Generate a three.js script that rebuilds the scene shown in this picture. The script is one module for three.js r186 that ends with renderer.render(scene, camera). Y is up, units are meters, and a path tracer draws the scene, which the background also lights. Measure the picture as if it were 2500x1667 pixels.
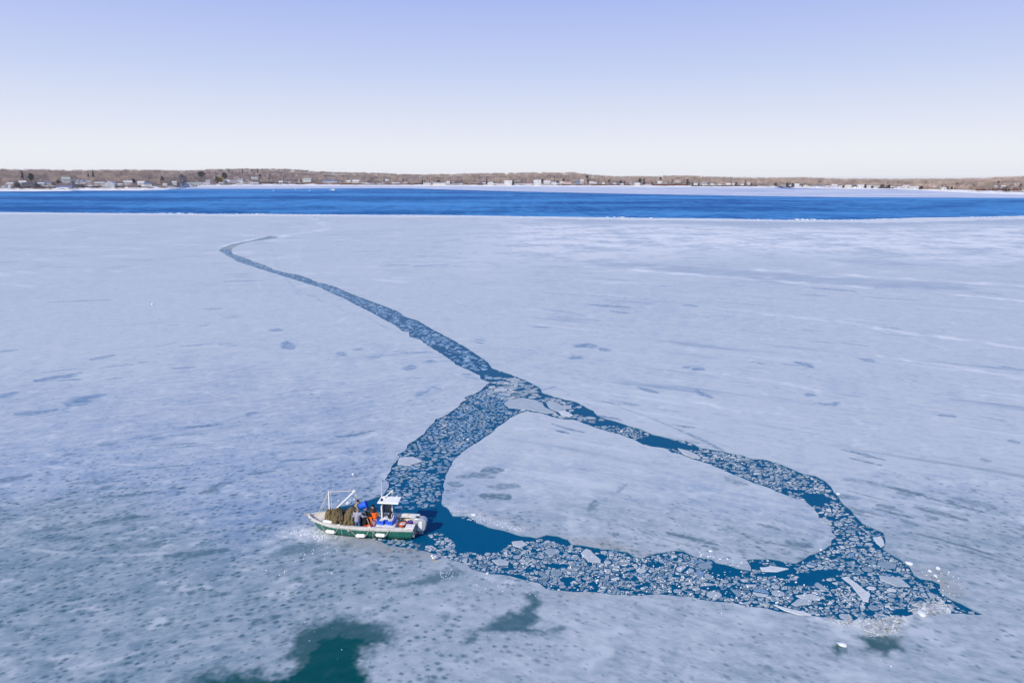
import * as THREE from 'three';
import { mergeGeometries, mergeVertices, toCreasedNormals } from 'three/addons/utils/BufferGeometryUtils.js';
import { MarchingCubes } from 'three/addons/objects/MarchingCubes.js';
import { RoundedBoxGeometry } from 'three/addons/geometries/RoundedBoxGeometry.js';

// ---------------------------------------------------------------- camera, sky, sun, exposure
const scene = new THREE.Scene();
const camera = new THREE.PerspectiveCamera(53.13, 1.5, 0.5, 9000);
camera.position.set(0, 24, 0);
camera.rotation.x = -13.542 * Math.PI / 180;
const renderer = new THREE.WebGLRenderer({ antialias: true });
renderer.setSize(1024, 682);
renderer.toneMapping = THREE.LinearToneMapping;
renderer.toneMappingExposure = 1.0;
renderer.shadowMap.enabled = true;

// clear winter sky: pale lavender at the horizon, deeper blue overhead
const SKY = [[-90, .60, .64, .76], [-3, .84, .85, .90], [0, .875, .885, .925], [2, .84, .865, .925], [4.5, .72, .775, .915], [8, .565, .65, .905], [13, .405, .505, .885], [20, .30, .43, .85], [32, .21, .345, .79], [50, .14, .27, .69], [90, .09, .21, .59]];
function skyAt(el) {
  for (let i = 1; i < SKY.length; i++) if (el <= SKY[i][0]) {
    const a = SKY[i - 1], b = SKY[i], t = (el - a[0]) / (b[0] - a[0]);
    return [1, 2, 3].map((k) => a[k] + (b[k] - a[k]) * t);
  }
  return SKY[SKY.length - 1].slice(1);
}
{
  const w = 16, h = 1024, d = new Float32Array(w * h * 4);
  for (let j = 0; j < h; j++) {
    const c = skyAt(((j + .5) / h - .5) * 180);
    for (let i = 0; i < w; i++) d.set([c[0], c[1], c[2], 1], (j * w + i) * 4);
  }
  const t = new THREE.DataTexture(d, w, h, THREE.RGBAFormat, THREE.FloatType);
  t.mapping = THREE.EquirectangularReflectionMapping; t.magFilter = THREE.LinearFilter; t.minFilter = THREE.LinearFilter; t.needsUpdate = true;
  scene.background = t; scene.environment = t;
}
const sun = new THREE.DirectionalLight(new THREE.Color().setRGB(1, .935, .83), 4.6);
sun.position.set(-95, 95, 60); sun.target.position.set(-10, 0, -43);
sun.castShadow = true; sun.shadow.radius = 1; sun.shadow.mapSize.set(4096, 4096);
Object.assign(sun.shadow.camera, { left: -60, right: 60, top: 60, bottom: -60, near: 1, far: 400 });
scene.add(sun, sun.target);
scene.fog = new THREE.FogExp2(new THREE.Color().setRGB(.72, .74, .84), 0.00004);

// ---------------------------------------------------------------- helpers
let seed = 12345;
const rnd = () => { seed = (seed + 0x6d2b79f5) | 0; let t = Math.imul(seed ^ (seed >>> 15), 1 | seed); t = (t + Math.imul(t ^ (t >>> 7), 61 | t)) ^ t; return ((t ^ (t >>> 14)) >>> 0) / 4294967296; };
const rr = (a, b) => a + (b - a) * rnd(), clamp = (x, a = 0, b = 1) => Math.min(b, Math.max(a, x)), lerp = (a, b, t) => a + (b - a) * t;
const sstep = (a, b, x) => { const t = clamp((x - a) / (b - a)); return t * t * (3 - 2 * t); };
const V = (x, y, z) => new THREE.Vector3(x, y, z);
const PERM = new Uint8Array(512), GX = new Float32Array(256), GY = new Float32Array(256);
{ const p = [...Array(256).keys()]; for (let i = 255; i > 0; i--) { const j = Math.floor(rnd() * (i + 1)); [p[i], p[j]] = [p[j], p[i]]; } for (let i = 0; i < 512; i++) PERM[i] = p[i & 255]; for (let i = 0; i < 256; i++) { GX[i] = Math.cos(i / 256 * 6.2832); GY[i] = Math.sin(i / 256 * 6.2832); } }
function noise(x, y) {   // gradient noise, about -1..1
  const xf = Math.floor(x), yf = Math.floor(y), X = xf & 255, Y = yf & 255, u = x - xf, v = y - yf;
  const a = PERM[PERM[X] + Y], b = PERM[PERM[X + 1] + Y], c = PERM[PERM[X] + Y + 1], d = PERM[PERM[X + 1] + Y + 1];
  const su = u * u * u * (u * (u * 6 - 15) + 10), sv = v * v * v * (v * (v * 6 - 15) + 10);
  const n0 = GX[a] * u + GY[a] * v, n1 = GX[b] * (u - 1) + GY[b] * v, n2 = GX[c] * u + GY[c] * (v - 1), n3 = GX[d] * (u - 1) + GY[d] * (v - 1);
  return 1.45 * (n0 + su * (n1 - n0) + sv * (n2 - n0 + su * (n3 - n2 - n1 + n0)));
}
const fbm = (x, y, o) => { let s = 0, a = .5; for (let i = 0; i < o; i++) { s += a * noise(x, y); x = x * 2.03 + 17.3; y = y * 2.03 + 5.1; a *= .5; } return s; };
const lin = (r, g, b) => new THREE.Color().setRGB(r, g, b);
const toS = (x) => { x = clamp(x); return Math.round(255 * (x <= .0031308 ? 12.92 * x : 1.055 * Math.pow(x, 1 / 2.4) - .055)); };
const std = (o) => new THREE.MeshPhysicalMaterial(Object.assign({ roughness: .6, side: THREE.DoubleSide }, o));
const taken = new Map();
function numbered(n) { const k = taken.get(n) || 0; taken.set(n, k + 1); return k ? n + '_' + String(k).padStart(3, '0') : n; }
function clean(g) { if (g.index) g = g.toNonIndexed(); for (const k of Object.keys(g.attributes)) if (!['position', 'normal', 'uv', 'color'].includes(k)) g.deleteAttribute(k); return g; }
function obj(name, geos, mat, parent) {   // one named mesh out of several geometries
  if (!Array.isArray(geos)) geos = [geos];
  const g = geos.length > 1 ? mergeGeometries(geos.map(clean)) : geos[0];
  const m = new THREE.Mesh(g, mat); m.name = parent ? name : numbered(name); m.castShadow = m.receiveShadow = true;
  (parent || scene).add(m); return m;
}
function tag(o, label, category, group, kind) { o.userData.label = label; o.userData.category = category; if (group) o.userData.group = group; if (kind) o.userData.kind = kind; return o; }
function struct(o) { o.userData.kind = 'structure'; return o; }
function thing(name, label, category, pos, yaw = 0, group) {
  const o = new THREE.Group(); o.name = numbered(name); scene.add(o); o.position.set(...pos); o.rotation.y = yaw; return tag(o, label, category, group);
}
const box = (w, h, d, x = 0, y = 0, z = 0, r = 0) => { const g = r ? new RoundedBoxGeometry(w, h, d, 2, r) : new THREE.BoxGeometry(w, h, d); return g.translate(x, y, z); };
function bar(a, b, r, r2 = r, n = 8) {
  const d = b.clone().sub(a), g = new THREE.CylinderGeometry(r2, r, d.length(), n, 1);
  return g.applyQuaternion(new THREE.Quaternion().setFromUnitVectors(V(0, 1, 0), d.normalize())).translate((a.x + b.x) / 2, (a.y + b.y) / 2, (a.z + b.z) / 2);
}
const tube = (pts, r, n = 24, k = 6) => new THREE.TubeGeometry(new THREE.CatmullRomCurve3(pts), n, r, k, false);
function rebase(root) { root.updateMatrixWorld(true); return root; }
function inPoly(x, z, p) { let c = false; for (let i = 0, j = p.length - 1; i < p.length; j = i++) if ((p[i][1] > z) !== (p[j][1] > z) && x < (p[j][0] - p[i][0]) * (z - p[i][1]) / (p[j][1] - p[i][1]) + p[i][0]) c = !c; return c; }
function segD(x, z, a, b) { const dx = b[0] - a[0], dz = b[1] - a[1], t = clamp(((x - a[0]) * dx + (z - a[1]) * dz) / (dx * dx + dz * dz + 1e-9)); return [Math.hypot(x - a[0] - dx * t, z - a[1] - dz * t), t]; }
function polyD(x, z, p) { let d = 1e9; for (let i = 0; i < p.length; i++) d = Math.min(d, segD(x, z, p[i], p[(i + 1) % p.length])[0]); return inPoly(x, z, p) ? -d : d; }
function rough(p, step, amp, closed = true) {   // a broken outline: edges split and pushed about by noise
  const out = [], n = closed ? p.length : p.length - 1;
  for (let i = 0; i < n; i++) {
    const a = p[i], b = p[(i + 1) % p.length], L = Math.hypot(b[0] - a[0], b[1] - a[1]), s = step * Math.max(1, Math.hypot(a[0], a[1]) / 60), k = Math.min(40, Math.max(1, Math.round(L / s)));
    for (let j = 0; j < k; j++) {
      const t = j / k, x = lerp(a[0], b[0], t), z = lerp(a[1], b[1], t), w = amp * Math.max(1, s / step * .7);
      out.push([x + w * (noise(x * 1.1, z * 1.1) + .55 * noise(x * 3.1 + 7, z * 3.1)), z + w * (noise(x * 1.1 + 50, z * 1.1) + .55 * noise(x * 3.1 + 90, z * 3.1))]);
    }
  }
  if (!closed) out.push(p[p.length - 1]);
  return out;
}
// ---------------------------------------------------------------- outlines on the ice, in metres [x, z]
const LEAD0 = [[-99.72,-233.37],[-96.85,-226.8],[-88.9,-213.54],[-79.28,-197.72],[-70.69,-186.62],[-65.51,-179.87],[-55.42,-166.99],[-48.13,-157.65],[-42.97,-150.99],[-38.64,-143.79],[-33.8,-136.26],[-29.05,-127.75],[-26.97,-124.46],[-22.96,-117.27],[-19.38,-110.83],[-17.55,-106.5],[-16.48,-105.91],[-15.82,-102.76],[-13.99,-100.84],[-12.68,-97.71],[-11.52,-95.48],[-9.53,-91.53],[-7.81,-87.87],[-7.44,-86.64],[-5.78,-84.28],[-4.07,-81.5],[-3.74,-79.73],[-2.61,-78.54],[-3.06,-77.54],[-3.26,-76.41],[-3.76,-74.85],[-4.63,-73.64],[-5.31,-72.75],[-5.04,-72.03],[-5.71,-70.76],[-5.83,-69.4],[-6.62,-67.45],[-6.96,-66.58],[-7.83,-65.6],[-7.9,-64.42],[-8.35,-63.05],[-8.45,-61.62],[-9.02,-60.05],[-9.72,-58.84],[-9.61,-57.59],[-10.12,-56.65],[-9.9,-55.74],[-10.18,-54.43],[-10.24,-52.77],[-10.34,-51.58],[-9.93,-50.81],[-9.84,-49.7],[-10.06,-48.49],[-10.81,-47.94],[-11.63,-47.4],[-12.37,-47],[-13,-46.8],[-13.1,-46.22],[-12.73,-45.22],[-11.87,-43.84],[-10.77,-42.82],[-9.56,-42.16],[-8.87,-41.73],[-8.28,-41.25],[-7.62,-41.04],[-6.8,-40.84],[-5.53,-40.48],[-4.67,-39.98],[-3.96,-39.49],[-2.86,-38.87],[-2.44,-38.31],[-1.27,-37.86],[-0.13,-37.63],[0.68,-37.28],[1.66,-36.76],[2.09,-36.34],[2.45,-36.17],[3.65,-35.96],[4.86,-35.92],[5.62,-35.76],[6.53,-35.72],[7.53,-35.6],[8.61,-35.8],[9.71,-35.64],[10.48,-35.36],[11.82,-35],[12.9,-34.8],[13.52,-34.53],[14.3,-34.42],[15.37,-34.04],[16.61,-33.67],[17.12,-33.63],[17.75,-33.49],[18.82,-33.34],[19.93,-33.27],[21.12,-33.38],[22.49,-33.78],[23.16,-33.93],[23.97,-34.11],[24.36,-34],[24.89,-33.93],[25.93,-33.74],[26.67,-33.82],[26.41,-34.23],[25.96,-34.8],[25.64,-35.32],[25.51,-36.01],[25.9,-36.85],[25.69,-37.19],[25.19,-37.41],[25.07,-37.86],[25.13,-38.78],[25.08,-39.25],[24.87,-39.98],[24.63,-40.79],[25.21,-41.62],[25.53,-42.32],[25.8,-42.99],[25.32,-43.73],[24.98,-44.31],[25.04,-45.03],[25.05,-45.97],[24.96,-47.26],[25.06,-48.28],[25.23,-49.19],[25.5,-50.28],[25.42,-51.19],[25.02,-52.2],[24.35,-52.6],[24,-53.01],[23.43,-54.01],[22.88,-54.86],[22,-55.57],[21.14,-55.65],[20.4,-56.47],[18.48,-57.59],[17.34,-58.16],[16.27,-59.85],[15.19,-60.15],[14.14,-61.2],[13.37,-61.62],[12.44,-63.05],[11.57,-63.84],[10.8,-64.89],[9.43,-66.09],[8.87,-66.95],[8.63,-68.22],[7.89,-69.4],[7.37,-70.76],[6.76,-71.46],[5.13,-72.75],[3.51,-74.39],[3.42,-75.62],[3.13,-76.73],[1.83,-79.05],[0.61,-80.96],[-0.93,-82.96],[-2.64,-84.86],[-2.96,-86.64],[-3.58,-88.7],[-6.5,-95.48],[-8.85,-100.31],[-10.13,-102.76],[-12.77,-107.7],[-15.51,-113.46],[-16.62,-115.51],[-18.77,-117.99],[-21.07,-123.27],[-23.68,-127.33],[-27.52,-133],[-30.17,-136.74],[-34.72,-143.79],[-39.46,-151.58],[-43.68,-157.02],[-45.45,-158.28],[-48.39,-163.53],[-54.02,-171.33],[-58.55,-175.11],[-63.08,-180.69],[-69.47,-191.1],[-75.13,-198.71],[-83.55,-211.29],[-88.82,-218.18],[-92.41,-225.52],[-96.49,-236.1],[-98.31,-244.69],[-99.98,-258.77],[-96.98,-269.08],[-95.45,-276.41],[-95.55,-282.17],[-100.45,-286.14],[-100.91,-280.23],[-101.1,-263.83],[-102.36,-252.32],[-100.9,-240.32]];
const ISLE0 = [[1.59,-68.09],[2.99,-67.58],[4.21,-66.33],[5.09,-65.72],[6.24,-65.6],[7.25,-64.42],[8.51,-63.05],[10.28,-61.52],[11.59,-60.05],[12.1,-59.04],[12.74,-58.45],[13.96,-58.06],[14.31,-57.12],[15.02,-56.74],[15.68,-55.74],[16.36,-55.21],[17.03,-54.43],[17.85,-53.09],[18.72,-52.05],[19.54,-50.81],[20.35,-50.06],[20.71,-49.26],[21.26,-48.63],[21.93,-47.94],[22.39,-47.53],[22.46,-46.48],[22.41,-45.65],[22.05,-45.03],[22.05,-44.37],[22.48,-43.96],[22.24,-42.99],[22.22,-42.32],[21.64,-41.78],[21.5,-41.36],[20.41,-40.58],[19.48,-39.98],[18.19,-39.11],[17.69,-39.15],[17.29,-39.49],[16.69,-39.64],[15.88,-39.59],[15.05,-39.35],[15,-38.17],[14.22,-38.54],[13.85,-38.87],[13.09,-39.11],[12.89,-39.59],[11.85,-39.88],[11.33,-40.48],[10.83,-40.63],[10.25,-40.48],[9.09,-40.08],[8.49,-39.73],[7.99,-39.88],[7.61,-40.48],[7.17,-40.63],[5.98,-40.84],[5.79,-41.04],[4.79,-41.15],[4.05,-41.41],[3.82,-42.05],[3.15,-42.49],[2.46,-42.65],[1.74,-42.21],[1.26,-42.38],[0.7,-42.49],[-0.14,-43.04],[-0.86,-43.32],[-1.59,-43.78],[-2.48,-44.31],[-2.65,-44.73],[-3.28,-45.28],[-4.32,-45.34],[-4.53,-45.97],[-4.89,-46.67],[-5.33,-47],[-5.38,-48.14],[-5.43,-50.28],[-5.49,-51.97],[-5.35,-53.42],[-5.09,-55.3],[-4.35,-57.4],[-3.16,-59.54],[-2.16,-61.62],[-1.14,-63.84],[-0.21,-65.96],[0.51,-67.2]];
const FAREDGE = [[-827.89,-510.43],[-573.07,-498.13],[-450.16,-492.21],[-356.74,-483.57],[-290.59,-477.98],[-226.06,-469.82],[-166.39,-461.94],[-103.31,-454.32],[-39.39,-444.53],[2.57,-435.15],[62.03,-419.64],[109.45,-411.25],[150.26,-403.19],[172.45,-399.28],[197.02,-401.23],[226.19,-411.25],[261.82,-421.78],[292.67,-430.6],[324.82,-439.79],[480.01,-464.54],[769.63,-492.21]];
const CLEAR = [   // open water between the floes
  [[-4.18,-83.9],[-2.64,-84.67],[-0.41,-81.86],[1.25,-79.73],[-0.66,-80.96],[-1.92,-80.78],[-3.86,-82.4]], [[6.3,-68.74],[7.76,-69.4],[8.84,-67.45],[8.45,-66.7],[6.38,-67.2]], [[8.17,-65.36],[9.88,-65.72],[11.78,-63.38],[10.64,-63.84],[8.19,-64.42]],
  [[11.59,-60.05],[13.34,-61.52],[15.19,-60.15],[17.13,-58.06],[16.63,-57.59],[13.96,-58.06],[12.74,-58.45]], [[22.83,-49.19],[24.11,-48.98],[24.69,-48.14],[23.15,-46.8],[22.51,-47.46]],
  [[-10.42,-50.06],[-9.35,-46.61],[-7,-46.41],[-6.43,-46.74],[-5.28,-47.13],[-4.18,-45.47],[-2.04,-44.14],[1.29,-42.38],[1.9,-42.21],[1.25,-41.73],[0,-41.62],[-0.55,-41.1],[-0.95,-40.58],[-1.88,-40.23],[-2.29,-40.33],[-3.51,-40.53],[-3.89,-40.84],[-3.94,-41.78],[-4.66,-42.6],[-5.27,-43.04],[-5.67,-42.82],[-5.17,-41.36],[-5.75,-41.2],[-6.71,-41.78],[-8.72,-42.43],[-13.1,-44.14],[-13.92,-47.26]],
  [[1.73,-42.1],[2.46,-42.65],[3.15,-42.49],[3.82,-41.99],[4.04,-41.36],[3.31,-41.51],[2.23,-41.94]], [[4.12,-41.3],[6.24,-40.73],[5.7,-40.33],[5.07,-40.73]], [[12.82,-39.35],[13.34,-39.06],[13.93,-38.87],[14.43,-38.4],[14.51,-37.86],[12.47,-37.41],[12.29,-37.95]],
  [[15.27,-37.86],[16.53,-38.17],[16.67,-37.72],[15.18,-37.59]], [[16.37,-36.76],[17.89,-37.72],[18.77,-38.31],[20.1,-38.4],[21.14,-38.31],[20.85,-38.08],[19.44,-37.5],[18.4,-36.85],[17.28,-36.55]], [[-99.72,-233.37],[-103.3,-246.18],[-102.2,-263.83],[-96.38,-284.14],[-94.58,-269.08],[-97.84,-252.32],[-96.49,-236.1]],
  [[-11.81,-95.48],[-10.44,-96.46],[-9.05,-94.29],[-10.38,-93.12]],
];
const LEAD = rough(LEAD0, .45, .13), ISLE = rough(ISLE0, .45, .12);
const TOP = .03, WATER = -.03;

// ---------------------------------------------------------------- the surface of the ice: colour computed per square of ground
// marks: [kind, outline, softness, strength]; kinds: thin (dark, glassy), pool (waterlogged green), snow (white), dirt (brown)
const PATCH = [
  ['pool', [[-11.17,-28.41],[-11.21,-30.15],[-11.62,-31.68],[-11.26,-32.67],[-9.77,-33.16],[-8.15,-33.02],[-6.91,-32.22],[-6.7,-31.55],[-7.7,-30.9],[-7.99,-30.09],[-9.05,-28.69]], .55, .72],
  ['pool', [[-11.97,-27.87],[-11.47,-28.72],[-11,-28.83],[-10.53,-29.55],[-10.41,-30.34],[-10.6,-31],[-10.25,-32.11],[-9.29,-32.42],[-8.06,-31.98],[-7.2,-31.42],[-7.82,-30.87],[-7.96,-30.21],[-7.64,-29.55],[-7.19,-29.06],[-6.93,-27.87]], .42, 1],
  ['thin', [[-11.62,-30.46],[-11.93,-31.75],[-11.82,-32.6],[-11.19,-33.05],[-9.96,-33.56],[-8.79,-33.56],[-7.27,-33.2],[-6.38,-32.6],[-6.11,-31.35],[-7.49,-30.93],[-8.17,-30.15],[-10.38,-29.12]], .75, .75],
  ['thin', [[-16.09,-27.87],[-16.15,-28.83],[-15.36,-29.35],[-14.04,-29.61],[-12.86,-29.23],[-11.55,-28.97],[-10.79,-27.87]], .7, .85], ['pool', [[-15.19,-27.6],[-15.08,-28.69],[-13.58,-28.97],[-12.14,-28.92],[-11.09,-28.8],[-10.71,-27.6]], .5, .85],
  ['thin', [[-2.6,-31.35],[-2.22,-32.35],[-1.35,-32.7],[-0.69,-33.49],[-0.07,-34.08],[0.46,-33.96],[0.88,-34.8],[0.65,-35.8],[1.15,-36.01],[1.83,-35],[1.39,-34.04],[1.41,-33.23],[1.12,-32.7],[1.78,-32.42],[2.81,-32.7],[2.71,-32.32],[0.82,-32.18],[-1.11,-32.35],[-1.99,-32.22],[-2.06,-31.42]], .32, .95],
  ['thin', [[-6.95,-36.8],[-6.23,-36.98],[-5.06,-37.63],[-4.49,-38.17],[-3.68,-38.4],[-2.81,-38.08],[-3.6,-37.41],[-4.35,-36.85],[-5.8,-36.55]], .35, .8],
  ['thin', [[-15.73,-39.93],[-14.95,-40.84],[-14.22,-41.57],[-12.64,-41.15],[-13.23,-40.33],[-14.69,-40.03]], .4, .6], ['thin', [[17.54,-30.46],[18.89,-31.75],[19.84,-32.01],[20.73,-31.88],[20.43,-31.25],[19.44,-30.46],[18.75,-30.34]], .6, .6],
  ['thin', [[16.3,-30.27],[16.84,-30.96],[17.57,-31.42],[17.82,-31.22],[17.18,-30.58]], .4, .7],
  ['pool', [[18.85,-31.68],[19.44,-31.88],[19.88,-31.68],[20.48,-31.98],[20.66,-31.75],[20.21,-31.16],[19.58,-30.71],[18.98,-30.58],[18.73,-30.93]], .3, .75], ['pool', [[16.67,-30.58],[16.99,-31.09],[17.44,-31.32],[17.66,-31.16],[17.31,-30.77],[16.95,-30.65]], .22, .75],
  ['dirt', [[3.09,-42.32],[4.18,-41.99],[6.1,-41.78],[7.9,-40.94],[8.32,-40.23],[7.29,-40.53],[5.97,-40.79],[4.12,-41.3]], .6, .55], ['dirt', [[25.38,-38.17],[26.58,-38.04],[26.99,-37.06],[26.55,-35.8],[25.82,-35.6],[25.47,-36.21]], .7, .5],
  ['dirt', [[-12.72,-42.71],[-10.4,-42.43],[-7.99,-41.46],[-5.13,-40.48],[-5.56,-39.59],[-7.78,-40.23],[-10.66,-41.1],[-12.48,-41.78]], .7, .55], ['dirt', [[-4.41,-46.41],[-3.04,-46.28],[-0.3,-45.22],[1.44,-43.55],[1.7,-42.71],[0,-43.55],[-2.36,-44.85]], .5, .3],
  ['dirt', [[2.2,-36.21],[3.67,-36.13],[5.33,-35.8],[3.6,-35.32],[2.3,-35.8]], .4, .35],
  ['snow', [[-15.93,-42.99],[-15.25,-43.55],[-13.14,-43.21],[-11.5,-42.32],[-12.79,-41.89],[-15.11,-42.21]], .6, .85], ['snow', [[-4.25,-46.28],[-2.72,-45.97],[-0.29,-44.43],[1.14,-42.99],[0.29,-43.1],[-2.05,-44.43]], .3, .4],
  ['snow', [[17.09,-33.56],[18.51,-33.41],[20.46,-33.2],[22.57,-33.71],[21.62,-32.84],[20.05,-32.42],[18.69,-32.84],[17.44,-33.05]], .5, .8], ['snow', [[18.89,-32.77],[21.56,-33.12],[20.43,-31.88],[19.4,-32.01]], .5, .6],
  ['snow', [[-35.55,-42.99],[-35.39,-43.55],[-34.13,-42.99],[-33.81,-41.36]], .8, .3], ['snow', [[7.46,-35.48],[10.29,-35.24],[11.12,-34.8],[8.72,-34.61]], .6, .25], ['snow', [[24.26,-34.61],[26.22,-34],[26.53,-33.78],[24.45,-34.15]], .25, .5],
];
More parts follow.
